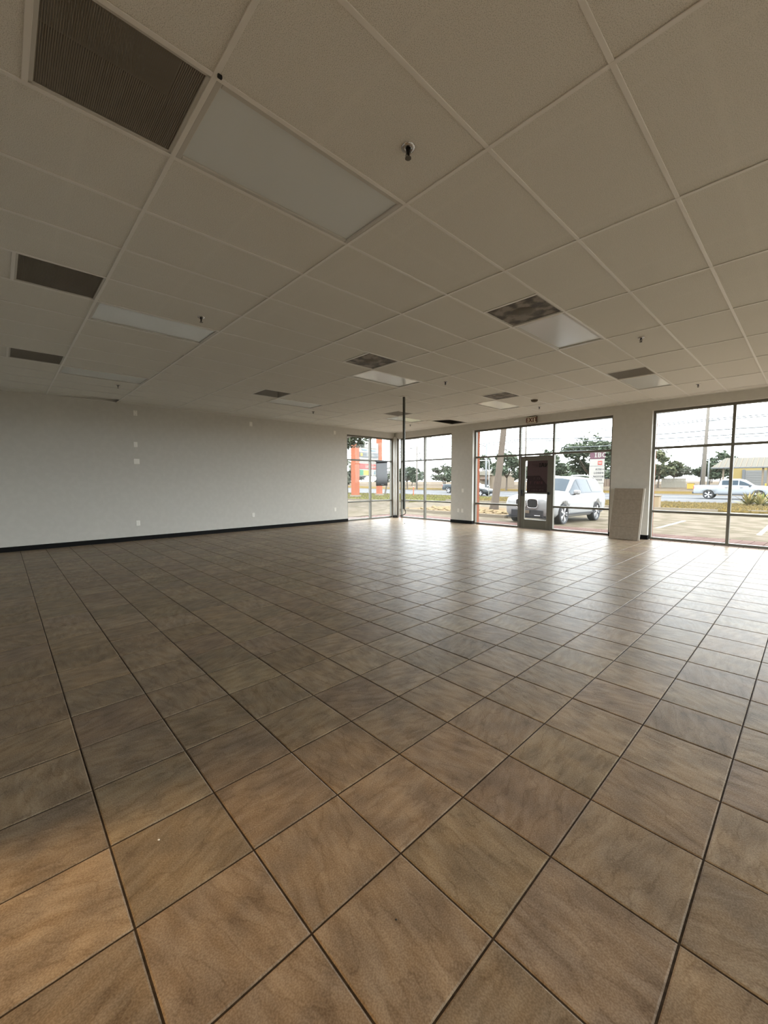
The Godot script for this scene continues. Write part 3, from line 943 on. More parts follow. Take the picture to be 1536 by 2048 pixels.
# stations: [x, wb,yb, ws,ys, wm,ym, wbelt,ybelt, wre,yre, yroof]; x forward, z to the right side
func car_point(st: Array, s: float, t: float, off := 0.0) -> Vector3:
	var i := clampi(int(s), 0, st.size() - 2)
	var f := s - i
	var R := []
	for k in 12: R.append(lerpf(st[i][k], st[i + 1][k], f))
	var c := [Vector2(R[1], R[2]), Vector2(R[3], R[4]), Vector2(R[5], R[6]), Vector2(R[7], R[8]), Vector2(R[9], R[10]), Vector2(R[9] * 0.55, lerpf(R[10], R[11], 0.85)), Vector2(0, R[11])]
	var a := clampi(int(t), 0, 5)
	var p: Vector2 = c[a].lerp(c[a + 1], t - a)
	return Vector3(R[0], p.y, p.x)

func car_body(st: Array, axles: Array, wr: float) -> CSGMesh3D:
	var s := Shape.new(true)
	var sub := 4
	var ns := (st.size() - 1) * sub
	var ts := [0.0, 0.5, 1.0, 1.5, 2.0, 2.5, 3.0, 3.12, 3.5, 3.88, 4.0, 4.5, 5.0, 6.0]
	var G = func(a: int, b: int) -> Vector3:          # b runs round the whole ring
		var nb := ts.size()
		if b < nb: return car_point(st, float(a) / sub, ts[b])
		var p := car_point(st, float(a) / sub, ts[2 * nb - 2 - b])
		return Vector3(p.x, p.y, -p.z)
	var ring: int = ts.size() * 2 - 1
	for a in ns:
		var mid: Vector3 = (G.call(a, 0) + G.call(a, ts.size() - 1)) * 0.5
		mid.z = 0.0
		for b in ring:
			var b2 := (b + 1) % ring
			var p0: Vector3 = G.call(a, b)
			var p1: Vector3 = G.call(a, b2)
			var p2: Vector3 = G.call(a + 1, b2)
			var p3: Vector3 = G.call(a + 1, b)
			s.quad(p0, p1, p2, p3, (p0 + p2) * 0.5 - mid)
	for e in [0, ns]:
		var mid2: Vector3 = (G.call(e, 0) + G.call(e, ts.size() - 1)) * 0.5
		mid2.z = 0.0
		for b in ring:
			s.tri(mid2, G.call(e, b), G.call(e, (b + 1) % ring), Vector3(-1 if e == 0 else 1, 0, 0))
	var o := CSGMesh3D.new()
	o.name = "body"
	o.mesh = s.done()
	for x in axles:
		var cyl := CSGCylinder3D.new()
		cyl.name = "wheel_well"
		cyl.radius = wr * 1.15
		cyl.height = 3.0
		cyl.sides = 28
		cyl.operation = CSGShape3D.OPERATION_SUBTRACTION
		cyl.rotation.x = PI * 0.5
		cyl.position = Vector3(x, wr, 0)
		o.add_child(cyl, true)
	return o

func car_patch(st: Array, s0: float, s1: float, t0: float, t1: float, side: float, out := 0.008, t0b := -1.0, t1b := -1.0) -> ArrayMesh:
	var m := Shape.new(true)
	var ns := 8
	var nt := 4
	var P = func(a, b):
		var fa := float(a) / ns
		var lo := lerpf(t0, t0b if t0b >= 0 else t0, fa)
		var hi := lerpf(t1, t1b if t1b >= 0 else t1, fa)
		var s := lerpf(s0, s1, fa)
		var t := lerpf(lo, hi, float(b) / nt)
		var p := car_point(st, s, t)
		var du := car_point(st, minf(s + 0.02, st.size() - 1.001), t) - car_point(st, maxf(s - 0.02, 0), t)
		var dv := car_point(st, s, minf(t + 0.02, 5.999)) - car_point(st, s, maxf(t - 0.02, 0))
		var n := du.cross(dv).normalized()
		if n.dot(p - Vector3(p.x, 0.8, 0)) < 0: n = -n
		p += n * out
		if side < 0: p.z = -p.z
		return p
	for a in ns:
		for b in nt:
			var p0: Vector3 = P.call(a, b)
			m.quad(p0, P.call(a + 1, b), P.call(a + 1, b + 1), P.call(a, b + 1), Vector3(0, p0.y - 0.8, p0.z))
	return m.done()

func wheel_mesh(r: float, w: float) -> Array:
	var t := Shape.new(true)
	t.lathe([Vector2(r * 0.74, -w * 0.5), Vector2(r * 0.93, -w * 0.5), Vector2(r, -w * 0.38), Vector2(r, w * 0.38), Vector2(r * 0.93, w * 0.5), Vector2(r * 0.74, w * 0.5), Vector2(r * 0.72, w * 0.3)], 32, Vector3.ZERO, Basis(Vector3.RIGHT, PI * 0.5))
	var b := Shape.new(true)
	b.lathe([Vector2(r * 0.74, w * 0.48), Vector2(r * 0.70, w * 0.48), Vector2(r * 0.68, w * 0.1), Vector2(0.0, w * 0.1)], 32, Vector3.ZERO, Basis(Vector3.RIGHT, PI * 0.5))
	var k := Shape.new()
	for i in 5:
		for d in [-0.17, 0.17]:
			var a: float = TAU * i / 5 + d
			var dir := Vector3(cos(a), sin(a), 0)
			var side := Vector3(-sin(a), cos(a), 0)
			var p0 := Vector3(cos(TAU * i / 5), sin(TAU * i / 5), 0) * r * 0.12
			var p1 := dir * r * 0.71
			for z in [1.0]:
				var z0 := w * 0.3
				var z1 := w * 0.46
				var a0 := p0 - side * r * 0.05
				var a1 := p0 + side * r * 0.05
				var c0 := p1 - side * r * 0.075
				var c1 := p1 + side * r * 0.075
				var Z0 := Vector3(0, 0, z0)
				var Z1 := Vector3(0, 0, z1)
				k.quad(a0 + Z1, a1 + Z1, c1 + Z1, c0 + Z1, Vector3(0, 0, 1))
				k.quad(a0 + Z0, c0 + Z0, c0 + Z1, a0 + Z1, -side)
				k.quad(a1 + Z0, c1 + Z0, c1 + Z1, a1 + Z1, side)
	k.lathe([Vector2(r * 0.16, w * 0.2), Vector2(r * 0.16, w * 0.46), Vector2(0, w * 0.5)], 16, Vector3.ZERO, Basis(Vector3.RIGHT, PI * 0.5))
	return [t.done(), b.done(), k.done()]

func add_wheels(t: Node3D, axles: Array, track: float, r: float, w := 0.28):
	var ms := wheel_mesh(r, w)
	for x in axles:
		for sg in [1.0, -1.0]:
			var tyre := part(t, "wheel", ms[0], M.tyre, Vector3(x, r, sg * track), Vector3(0, 0.0 if sg > 0 else PI, 0))
			part(tyre, "rim_barrel", ms[1], M.car_trim)
			part(tyre, "spokes", ms[2], M.rim)

func build_suv(label: String, at: Vector3, turn: float, paint: Material, detail: bool) -> Node3D:
	var st := [
		[-2.56, 0.70, 0.42, 0.80, 0.50, 0.84, 0.80, 0.80, 1.05, 0.60, 1.10, 1.12],
		[-2.46, 0.80, 0.32, 0.92, 0.42, 0.95, 0.80, 0.90, 1.12, 0.70, 1.25, 1.30],
		[-2.22, 0.84, 0.29, 0.97, 0.40, 0.99, 0.80, 0.95, 1.14, 0.68, 1.62, 1.68],
		[-1.95, 0.86, 0.28, 0.98, 0.38, 1.00, 0.80, 0.965, 1.14, 0.67, 1.73, 1.79],
		[-1.00, 0.88, 0.26, 0.98, 0.36, 1.00, 0.80, 0.97, 1.13, 0.67, 1.77, 1.83],
		[0.00, 0.88, 0.26, 0.98, 0.36, 1.00, 0.80, 0.97, 1.11, 0.66, 1.76, 1.82],
		[0.38, 0.88, 0.26, 0.98, 0.36, 1.00, 0.80, 0.97, 1.10, 0.65, 1.70, 1.77],
		[1.22, 0.88, 0.26, 0.98, 0.36, 1.00, 0.80, 0.96, 1.08, 0.82, 1.16, 1.20],
		[1.75, 0.88, 0.27, 0.98, 0.38, 1.00, 0.78, 0.95, 1.04, 0.78, 1.11, 1.15],
		[2.25, 0.84, 0.28, 0.95, 0.40, 0.97, 0.76, 0.91, 0.98, 0.72, 1.05, 1.08],
		[2.45, 0.78, 0.30, 0.88, 0.42, 0.91, 0.74, 0.85, 0.93, 0.64, 1.00, 1.02],
		[2.55, 0.70, 0.34, 0.80, 0.44, 0.83, 0.70, 0.78, 0.86, 0.56, 0.93, 0.95]]
	var axles := [1.66, -1.42]
	var r := 0.39
	var t := thing("parked_car" if detail else "small_car", label, "car", at, turn)
	var b := car_body(st, axles, r)
	b.material = paint
	t.add_child(b)
	add_wheels(t, axles, 0.86, r)
	# windows on both sides, one after another
	for sd in [1.0, -1.0]:
		part(t, "window_surround", car_patch(st, 2.45, 5.32, 3.03, 3.93, sd, 0.004), M.car_trim)
		part(t, "window_surround", car_patch(st, 5.3, 6.85, 3.03, 3.92, sd, 0.004, 3.03, 3.62), M.car_trim)
		part(t, "side_window", car_patch(st, 5.35, 6.75, 3.1, 3.86, sd, 0.008, 3.1, 3.55), M.car_glass)
		part(t, "side_window", car_patch(st, 4.15, 5.28, 3.1, 3.88, sd), M.car_glass)
		part(t, "side_window", car_patch(st, 2.55, 4.05, 3.14, 3.84, sd, 0.008, 3.1, 3.88), M.car_glass)
		part(t, "sill_trim", car_patch(st, 2.9, 8.4, 0.95, 1.12, sd, 0.012), M.car_trim)
		for i in 2:
			part(t, "door_handle", bev(Vector3(0.2, 0.03, 0.03), 0.01), M.chrome, Vector3([-0.85, 0.25][i], 0.98, sd * 0.995))
		var mirror := part(t, "mirror", bev(Vector3(0.16, 0.17, 0.24), 0.05), paint, Vector3(0.88, 1.19, sd * 1.1))
		part(mirror, "mirror_foot", bev(Vector3(0.06, 0.05, 0.16), 0.015), M.car_trim, Vector3(0.02, -0.09, -sd * 0.12))
		var rail := Shape.new(true)
		rail.tube([Vector3(0.5, 1.70, sd * 0.63), Vector3(0.25, 1.83, sd * 0.62), Vector3(-0.8, 1.87, sd * 0.62), Vector3(-1.7, 1.84, sd * 0.63), Vector3(-1.95, 1.76, sd * 0.64)], 0.018, 8)
		part(t, "roof_rail", rail.done(), M.chrome)
		part(t, "windscreen", car_patch(st, 6.08, 6.9, 4.1, 6.0, sd, 0.008), M.car_glass)
		part(t, "rear_window", car_patch(st, 1.2, 1.95, 4.15, 6.0, sd, 0.008), M.car_glass)
		part(t, "head_light", bev(Vector3(0.10, 0.075, 0.42), 0.02), M.head_lamp, Vector3(2.44, 0.86, sd * 0.60), Vector3(0, sd * 0.32, 0))
		var lens := part(t, "lower_light", bev(Vector3(0.10, 0.11, 0.34), 0.02), M.car_trim, Vector3(2.455, 0.68, sd * 0.66), Vector3(0, sd * 0.34, 0))
		part(lens, "lamp_lens", bev(Vector3(0.03, 0.06, 0.12), 0.01), M.head_lamp, Vector3(0.045, 0, 0.04 * sd))
		# kidney grille
		var poly := PackedVector2Array()
		for a in 24:
			var th := TAU * a / 24
			var c := Vector2(cos(th), sin(th))
			poly.append(Vector2(signf(c.x) * pow(absf(c.x), 0.55) * 0.20, signf(c.y) * pow(absf(c.y), 0.55) * 0.165))
		var g := Shape.new()
		g.prism(poly, -0.02, 0.02)
		var gr := part(t, "grille", g.done(), M.black, Vector3(2.575, 0.775, sd * 0.225), Vector3(0, PI * 0.5, 0))
		var ring := Shape.new(true)
		var loop := []
		for a in 25: loop.append(Vector3(poly[a % 24].x, poly[a % 24].y, 0.015))
		ring.tube(loop, 0.014, 6, false)
		part(gr, "grille_surround", ring.done(), M.chrome)
		for k in 7:
			part(gr, "grille_bar", bev(Vector3(0.008, 0.28, 0.02), 0.002), M.car_trim, Vector3(-0.15 + 0.05 * k, 0, 0.02))
		part(t, "tail_light", bev(Vector3(0.12, 0.08, 0.4), 0.02), M.tail_lamp, Vector3(-2.47, 1.0, sd * 0.7))
	part(t, "lower_intake", bev(Vector3(0.12, 0.32, 1.3), 0.06), M.car_trim, Vector3(2.51, 0.40, 0))
	var lip := Shape.new()
	lip.box(Vector3(2.3, 0.24, -0.82), Vector3(2.57, 0.30, 0.82))
	part(t, "front_lip", lip.done(), M.car_trim)
	part(t, "intake_strip", bev(Vector3(0.02, 0.02, 0.22), 0.005), M.chrome, Vector3(2.59, 0.34, -0.42))
	part(t, "number_plate_bracket", bev(Vector3(0.02, 0.11, 0.28), 0.005), M.tan, Vector3(2.595, 0.47, 0.02))
	return t

func build_pickup(label: String, at: Vector3, turn: float, paint: Material) -> Node3D:
	var st := [
		[-2.90, 0.90, 0.55, 0.96, 0.60, 0.98, 0.95, 0.96, 1.30, 0.94, 1.32, 1.32],
		[-2.86, 0.92, 0.50, 0.99, 0.58, 1.00, 0.95, 0.98, 1.32, 0.95, 1.34, 1.34],
		[-0.95, 0.92, 0.48, 0.99, 0.56, 1.00, 0.95, 0.98, 1.30, 0.95, 1.33, 1.33],
		[-0.86, 0.92, 0.48, 0.99, 0.56, 1.00, 0.95, 0.97, 1.32, 0.78, 1.78, 1.82],
		[-0.60, 0.92, 0.48, 0.99, 0.56, 1.00, 0.95, 0.96, 1.32, 0.72, 1.90, 1.95],
		[0.55, 0.92, 0.48, 0.99, 0.56, 1.00, 0.95, 0.96, 1.30, 0.72, 1.90, 1.96],
		[0.95, 0.92, 0.48, 0.99, 0.56, 1.00, 0.95, 0.96, 1.28, 0.74, 1.80, 1.86],
		[1.65, 0.92, 0.48, 0.99, 0.56, 1.00, 0.95, 0.96, 1.25, 0.84, 1.31, 1.34],
		[2.50, 0.92, 0.48, 0.99, 0.56, 1.00, 0.92, 0.96, 1.18, 0.84, 1.24, 1.27],
		[2.88, 0.90, 0.48, 0.96, 0.56, 0.98, 0.90, 0.95, 1.10, 0.80, 1.16, 1.18],
		[2.98, 0.84, 0.50, 0.90, 0.58, 0.92, 0.88, 0.90, 1.04, 0.76, 1.08, 1.10]]
	var axles := [1.95, -1.72]
	var r := 0.42
	var t := thing("pickup_truck", label, "pickup truck", at, turn)
	var b := car_body(st, axles, r)
	b.material = paint
	t.add_child(b)
	add_wheels(t, axles, 0.86, r)
	for sd in [1.0, -1.0]:
		part(t, "side_window", car_patch(st, 3.6, 4.95, 3.1, 3.85, sd, 0.01), M.car_glass)
		part(t, "side_window", car_patch(st, 5.05, 6.75, 3.1, 3.85, sd, 0.01, 3.1, 3.6), M.car_glass)
		for x in [-0.35, 0.75]: part(t, "door_handle", bev(Vector3(0.22, 0.04, 0.03), 0.01), M.car_trim, Vector3(x, 1.12, sd * 0.995))
		part(t, "running_board", bev(Vector3(2.2, 0.08, 0.12), 0.02), M.car_trim, Vector3(0.12, 0.45, sd * 0.93))
		var mirror := part(t, "mirror", bev(Vector3(0.16, 0.2, 0.2), 0.04), M.car_trim, Vector3(1.35, 1.32, sd * 1.1))
		part(mirror, "mirror_foot", bev(Vector3(0.05, 0.05, 0.14), 0.01), M.car_trim, Vector3(0, -0.08, -sd * 0.1))
		part(t, "tail_light", bev(Vector3(0.09, 0.3, 0.10), 0.02), M.tail_lamp, Vector3(-2.885, 1.12, sd * 0.95))
		part(t, "head_light", bev(Vector3(0.1, 0.18, 0.3), 0.02), M.head_lamp, Vector3(2.93, 0.98, sd * 0.74))
		part(t, "windscreen", car_patch(st, 6.05, 6.95, 4.1, 6.0, sd, 0.01), M.car_glass)
	part(t, "bed_cover", bev(Vector3(1.85, 0.04, 1.86), 0.01), M.car_trim, Vector3(-1.9, 1.345, 0))
	part(t, "rear_bumper", bev(Vector3(0.14, 0.2, 1.8), 0.03), M.car_trim, Vector3(-2.95, 0.6, 0))
	part(t, "grille", bev(Vector3(0.06, 0.32, 1.1), 0.02), M.car_trim, Vector3(2.97, 0.92, 0))
	part(t, "front_bumper", bev(Vector3(0.14, 0.2, 1.8), 0.03), M.chrome, Vector3(2.98, 0.6, 0))
	return t

func build_sedan(label: String, at: Vector3, turn: float, paint: Material) -> Node3D:
	var st := [
		[-2.42, 0.70, 0.40, 0.78, 0.48, 0.82, 0.70, 0.78, 0.92, 0.62, 0.97, 0.98],
		[-2.25, 0.78, 0.30, 0.88, 0.38, 0.90, 0.68, 0.86, 0.97, 0.70, 1.04, 1.06],
		[-1.70, 0.80, 0.26, 0.90, 0.34, 0.92, 0.66, 0.88, 0.98, 0.72, 1.08, 1.11],
		[-0.90, 0.80, 0.25, 0.90, 0.33, 0.92, 0.66, 0.88, 0.97, 0.58, 1.38, 1.43],
		[0.00, 0.80, 0.25, 0.90, 0.33, 0.92, 0.66, 0.88, 0.95, 0.58, 1.41, 1.46],
		[0.35, 0.80, 0.25, 0.90, 0.33, 0.92, 0.66, 0.88, 0.94, 0.58, 1.36, 1.41],
		[1.25, 0.80, 0.25, 0.90, 0.33, 0.92, 0.66, 0.88, 0.92, 0.74, 0.99, 1.02],
		[2.00, 0.80, 0.26, 0.90, 0.34, 0.91, 0.64, 0.86, 0.84, 0.70, 0.89, 0.91],
		[2.35, 0.74, 0.28, 0.82, 0.36, 0.84, 0.60, 0.78, 0.74, 0.60, 0.78, 0.80],
		[2.44, 0.66, 0.32, 0.72, 0.40, 0.74, 0.58, 0.68, 0.68, 0.52, 0.71, 0.72]]
	var axles := [1.45, -1.38]
	var t := thing("sedan", label, "car", at, turn)
	var b := car_body(st, axles, 0.33)
	b.material = paint
	t.add_child(b)
	add_wheels(t, axles, 0.80, 0.33, 0.22)
	for sd in [1.0, -1.0]:
		part(t, "side_window", car_patch(st, 4.1, 5.7, 3.1, 3.85, sd, 0.008, 3.1, 3.6), M.car_glass)
		part(t, "side_window", car_patch(st, 2.6, 4.0, 3.1, 3.7, sd, 0.008, 3.1, 3.85), M.car_glass)
		part(t, "windscreen", car_patch(st, 5.05, 5.95, 4.1, 6.0, sd, 0.008), M.head_lamp)
		part(t, "rear_window", car_patch(st, 2.1, 2.95, 4.1, 6.0, sd, 0.008), M.car_glass)
		part(t, "head_light", bev(Vector3(0.12, 0.1, 0.3), 0.03), M.head_lamp, Vector3(2.33, 0.66, sd * 0.62), Vector3(0, sd * 0.4, 0))
		part(t, "tail_light", bev(Vector3(0.1, 0.1, 0.3), 0.03), M.tail_lamp, Vector3(-2.36, 0.85, sd * 0.62))
		part(t, "mirror", bev(Vector3(0.14, 0.12, 0.18), 0.04), paint, Vector3(0.85, 0.98, sd * 0.98))
	return t

func build_cars():
	var y := gy(-7.2, -16.5)
	build_suv("big white parked SUV with twin oval grille facing the glass door", Vector3(-7.17, -0.275, -16.58), -PI * 0.5 - 0.016, M.paint_white, true).rotation.z = 0.016
	build_pickup("white crew-cab pickup truck driving on the street", Vector3(-5.47, gy(-5, -52) - 0.02, -52.0), 0.0, M.paint_pale)
	build_pickup("dark pickup truck on the street, cut off by the front pier", Vector3(-36.5, gy(-36, -50.5) - 0.02, -50.6), 0.0, M.paint_charcoal)
	build_sedan("black sedan on the street behind the leaning trunk", Vector3(-29.5, gy(-28, -43.6) - 0.02, -43.6), 0.0, M.paint_black)
	var x := -40.7
	build_suv("small white car standing in front of the tan building", Vector3(x, gy(x, -60.0) + 0.06, -60.0), 0.25, M.paint_pale, false)

# ---------------------------------------------------------------- trees and plants

func leaf_cloud(sd: int, blobs: Array, n: int, leaf: float, dark: Color, light: Color) -> ArrayMesh:
	var r := RandomNumberGenerator.new()
	r.seed = sd
	var s := Shape.new()
	s.tinted = true
	for i in n:
		var b = blobs[r.randi_range(0, blobs.size() - 1)]
		var d := Vector3(r.randfn(), r.randfn(), r.randfn()).normalized() * pow(r.randf_range(0.12, 1.0), 0.4)
		var c: Vector3 = b[0] + d * b[1]
		var a := Vector3(r.randfn(), r.randfn() * 0.6, r.randfn()).normalized()
		var e := a.cross(Vector3(r.randfn(), r.randfn(), r.randfn())).normalized()
		var l := leaf * 1.45 * r.randf_range(0.6, 1.4)
		s.tint = dark.lerp(light, r.randf())
		var p0 := c - a * l
		var p1 := c + e * l * 0.42
		var p2 := c + a * l
		var p3 := c - e * l * 0.42
		s.quad(p0, p1, p2, p3, e.cross(a))
	return s.done()

func branches(sd: int, h: float, trunk: float, crown: Vector3, low: float) -> ArrayMesh:
	var r := RandomNumberGenerator.new()
	r.seed = sd
	var s := Shape.new(true)
	var top := Vector3(r.randf_range(-0.2, 0.2), low, r.randf_range(-0.2, 0.2))
	s.tube([Vector3(0, -0.03, 0), Vector3(0, 0.15, 0), top * 0.5, top], [trunk * 1.5, trunk * 1.1, trunk * 0.9, trunk * 0.8], 9)
	for i in 7:
		var a := TAU * i / 7.0 + r.randf() * 0.5
		var end := Vector3(cos(a) * crown.x * 0.75, low + (h - low) * r.randf_range(0.35, 0.85), sin(a) * crown.z * 0.75)
		var mid := top.lerp(end, 0.5) + Vector3(0, 0.25, 0)
		s.tube([top, mid, end], [trunk * 0.55, trunk * 0.35, trunk * 0.12], 6)
	s.tube([top, Vector3(top.x, h * 0.85, top.z)], [trunk * 0.6, trunk * 0.15], 6)
	return s.done()

func tree(called: String, label: String, at: Vector3, h: float, crown: Vector3, low: float, trunk: float, n: int, leaf: float, dark: Color, light: Color, sd: int, group := ""):
	var t := thing(called, label, "tree", at, 0.0, group)
	part(t, "trunk", branches(sd, h, trunk, crown, low), M.bark)
	var r := RandomNumberGenerator.new()
	r.seed = sd + 7
	var blobs := []
	var mid := (low * 0.9 + h) * 0.5
	var hh := (h - low * 0.9) * 0.5
	blobs.append([Vector3(0, mid + hh * 0.2, 0), Vector3(crown.x * 0.6, hh * 0.8, crown.z * 0.6)])
	for i in 9:
		var a := TAU * i / 9.0
		var q := r.randf_range(0.45, 0.72)
		blobs.append([Vector3(cos(a) * crown.x * q, mid + r.randf_range(-0.6, 0.5) * hh, sin(a) * crown.z * q), Vector3(crown.x, hh, crown.z) * r.randf_range(0.22, 0.4)])
	var o := part(t, "foliage", leaf_cloud(sd + 3, blobs, n, leaf, dark, light), M.leaf)
	o.set_meta("kind", "stuff")

func build_trees():
	var gd := Color(0.03, 0.04, 0.028)
	var gl := Color(0.09, 0.105, 0.072)
	var yl := Color(0.12, 0.12, 0.07)
	var gr := Color(0.085, 0.08, 0.07)
	var G = func(x, z): return Vector3(x, gy(x, z), z)
	tree("oak_tree", "large dense oak tree behind the white SUV and the bank sign", G.call(-27.6, -76.5), 10.2, Vector3(5.6, 1, 4.6), 2.4, 0.26, 3600, 0.26, gd, gl, 11)
	tree("round_tree", "single round leafy tree on the grass beside the white fence", G.call(-20.0, -89.0), 7.4, Vector3(3.6, 1, 3.4), 2.2, 0.17, 2600, 0.24, gd, yl, 12)
	tree("street_tree", "grey-green tree left of the utility pole with crossarms", G.call(-61.6, -65.3), 5.3, Vector3(2.9, 1, 2.8), 1.6, 0.16, 1700, 0.22, gd, gl, 13)
	tree("street_tree", "pale sparse tree right of the utility pole with crossarms", G.call(-54.2, -69.0), 5.6, Vector3(3.4, 1, 3.0), 1.8, 0.16, 1500, 0.22, gr, gl, 14)
	tree("street_tree", "thin bare-looking tree in front of the pier edge", G.call(-49.6, -66.2), 5.6, Vector3(2.4, 1, 2.4), 2.0, 0.13, 700, 0.2, gd, gl, 15)
	tree("yard_tree", "leafy tree behind the leaning trunk and the tan building", G.call(-38.3, -66.7), 7.4, Vector3(3.2, 1, 3.0), 2.3, 0.16, 2000, 0.24, gd, gl, 16)
	tree("yard_tree", "leafy tree seen through the glass above the entrance door", G.call(-30.7, -66.7), 7.3, Vector3(3.3, 1, 3.0), 2.3, 0.17, 2000, 0.24, gd, gl, 17)
	tree("yard_tree", "dark leafy tree beyond the tan building roof", G.call(-58.0, -90.0), 8.4, Vector3(2.2, 1, 2.2), 2.8, 0.2, 1400, 0.25, gd, gl, 18)
	tree("low_tree", "low brownish tree behind the tall street pole", G.call(-21.5, -108.0), 5.2, Vector3(4.2, 1, 3.0), 1.6, 0.16, 1600, 0.26, gr, gl, 19, "low trees beyond the bank drive-through")
	tree("low_tree", "sparse taller tree left of the drive-through canopy", G.call(-13.9, -112.0), 7.4, Vector3(3.6, 1, 3.0), 1.9, 0.16, 1500, 0.26, gd, gl, 20, "low trees beyond the bank drive-through")
	tree("low_tree", "bushy tree under the edge of the drive-through canopy", G.call(-13.8, -98.0), 4.6, Vector3(2.8, 1, 2.6), 1.3, 0.14, 1300, 0.25, gd, gl, 21, "low trees beyond the bank drive-through")
	tree("low_tree", "thin tree left of the brick pylon sign", G.call(-47.0, -37.0), 5.0, Vector3(3.0, 1, 3.0), 1.3, 0.15, 1500, 0.24, gr, gl, 22)
	tree("bare_tree", "spindly tree between the display panel and the corner post", G.call(-40.2, -38.2), 3.9, Vector3(1.8, 1, 1.8), 1.6, 0.12, 380, 0.2, gr, gl, 23)
	tree("shade_tree", "near tree whose leafy branches hang over the pylon sign", Vector3(-24.2, gy(-24.2, -15.6), -15.6), 8.0, Vector3(5.6, 1, 7.4), 3.0, 0.25, 14000, 0.13, gd, gl, 24)
	# belt of trees on the skyline
	for i in 15:
		var x := -96.0 + i * 6.0
		var z := -96.0 - 5.0 * sin(i * 2.3)
		if x > -24.0: z = -132.0
		tree("skyline_tree", "small leafy tree in the row far beyond the street", G.call(x, z), 4.0 + 0.9 * sin(i * 1.7), Vector3(3.6, 1, 2.4), 0.9, 0.15, 700, 0.34, gd, gl, 100 + i, "row of far skyline trees")
	for i in 8:
		var z2 := -84.0 + i * 8.0
		tree("skyline_tree", "small leafy tree in the row far beyond the side lot", G.call(-104.0 - 4.0 * sin(i * 1.9), z2), 5.0 + 0.9 * sin(i * 2.7), Vector3(4.2, 1, 4.2), 0.9, 0.15, 700, 0.36, gd, gl, 130 + i, "row of far trees beyond the side lot")
	# leaning palm trunk in the bed, its crown above the window head
	var base := Vector3(-12.25, gy(-12.25, -19.94), -19.94)
	var t := thing("leaning_palm", "grey rough palm trunk leaning beside the parked SUV", "palm tree", base)
	var s := Shape.new(true)
	var pts := []
	var rad := []
	for i in 15:
		var f := i / 14.0
		pts.append(Vector3(0.02 + 0.85 * f - 0.25 * f * f, -0.15 + 7.6 * f, -0.02 - 0.35 * f))
		rad.append(lerpf(0.25, 0.125, pow(f, 0.55)) + 0.008 * sin(i * 2.7) + (0.05 if i == 0 else 0.0))
	s.tube(pts, rad, 14)
	part(t, "trunk", s.done(), M.bark)
	var fr := Shape.new(true)
	fr.tinted = true
	fr.tint = Color(0.16, 0.2, 0.09)
	for k in 9:
		var a := 0.0
		var x0 := 0.1 * k
		var p := Vector3(x0, 0.5 * x0 - 0.62 * x0 * x0, 0)
		var p2 := Vector3(x0 * 2.0, 0.9 * x0 - 1.1 * x0 * x0, 0)
		for sg in [-1.0, 1.0]:
			for q in 2:
				var f := Vector3(x0 * 2.2 + 0.11 * q, 0.9 * x0 - 1.1 * x0 * x0, 0)
				fr.tri(f, f + Vector3(0.06, 0, 0), f + Vector3(0.28, -0.22, sg * 0.5), Vector3.UP)
	fr.tube([Vector3.ZERO, Vector3(0.7, 0.18, 0), Vector3(1.3, 0.0, 0), Vector3(1.9, -0.35, 0)], [0.03, 0.02, 0.012, 0.004], 5)
	var frond := fr.done()
	for k in 14:
		part(t, "frond", frond, M.leaf, pts[-1], Vector3(0, TAU * k / 14.0, 0.5 * sin(k * 1.9)))
	# spiky bush at the street
	var bx := Vector3(-1.9, gy(-1.9, -37.6) + 0.06, -37.6)
	for k in 5:
		var b := thing("agave_clump", "spiky yellow-green agave clump in the grass strip before the pickup", "bush", bx + Vector3(-1.15 + k * 0.62, 0, 0.25 * sin(k * 2.0)), 0.0, "agave clumps at the street")
		var m := Shape.new()
		m.tinted = true
		var rr := RandomNumberGenerator.new()
		rr.seed = 300 + k
		for q in 60:
			var a := rr.randf() * TAU
			var el := rr.randf_range(0.15, 1.4)
			var L := rr.randf_range(0.6, 1.25)
			var d := Vector3(cos(a) * cos(el), sin(el), sin(a) * cos(el))
			var sd := Vector3(-sin(a), 0, cos(a)) * 0.05
			m.tint = Color(0.10, 0.11, 0.035).lerp(Color(0.26, 0.2, 0.09), rr.randf())
			m.quad(-sd, sd, d * L * 0.6 + sd, d * L * 0.6 - sd, Vector3.UP)
			m.tri(d * L * 0.6 + sd, d * L * 0.6 - sd, d * L + Vector3(0, -0.06, 0), Vector3.UP)
		part(b, "leaves", m.done(), M.leaf).set_meta("kind", "stuff")
		var c := Shape.new(true)
		c.lathe([Vector2(0.0, 0.14), Vector2(0.1, 0.1), Vector2(0.12, 0.0)], 10)
		part(b, "heart", c.done(), M.bark)
	# tufts of dry grass in the strip
	var mm := MultiMesh.new()
	mm.transform_format = MultiMesh.TRANSFORM_3D
	mm.use_colors = true
	var tf := Shape.new()
	for q in 7:
		var a := q * 2.4
		var d := Vector3(cos(a) * 0.05, 0.11 + 0.02 * (q % 3), sin(a) * 0.05)
		var sd := Vector3(-sin(a), 0, cos(a)) * 0.012
		tf.tri(-sd, sd, d, Vector3.UP)
	mm.mesh = tf.done()
	mm.instance_count = 9000
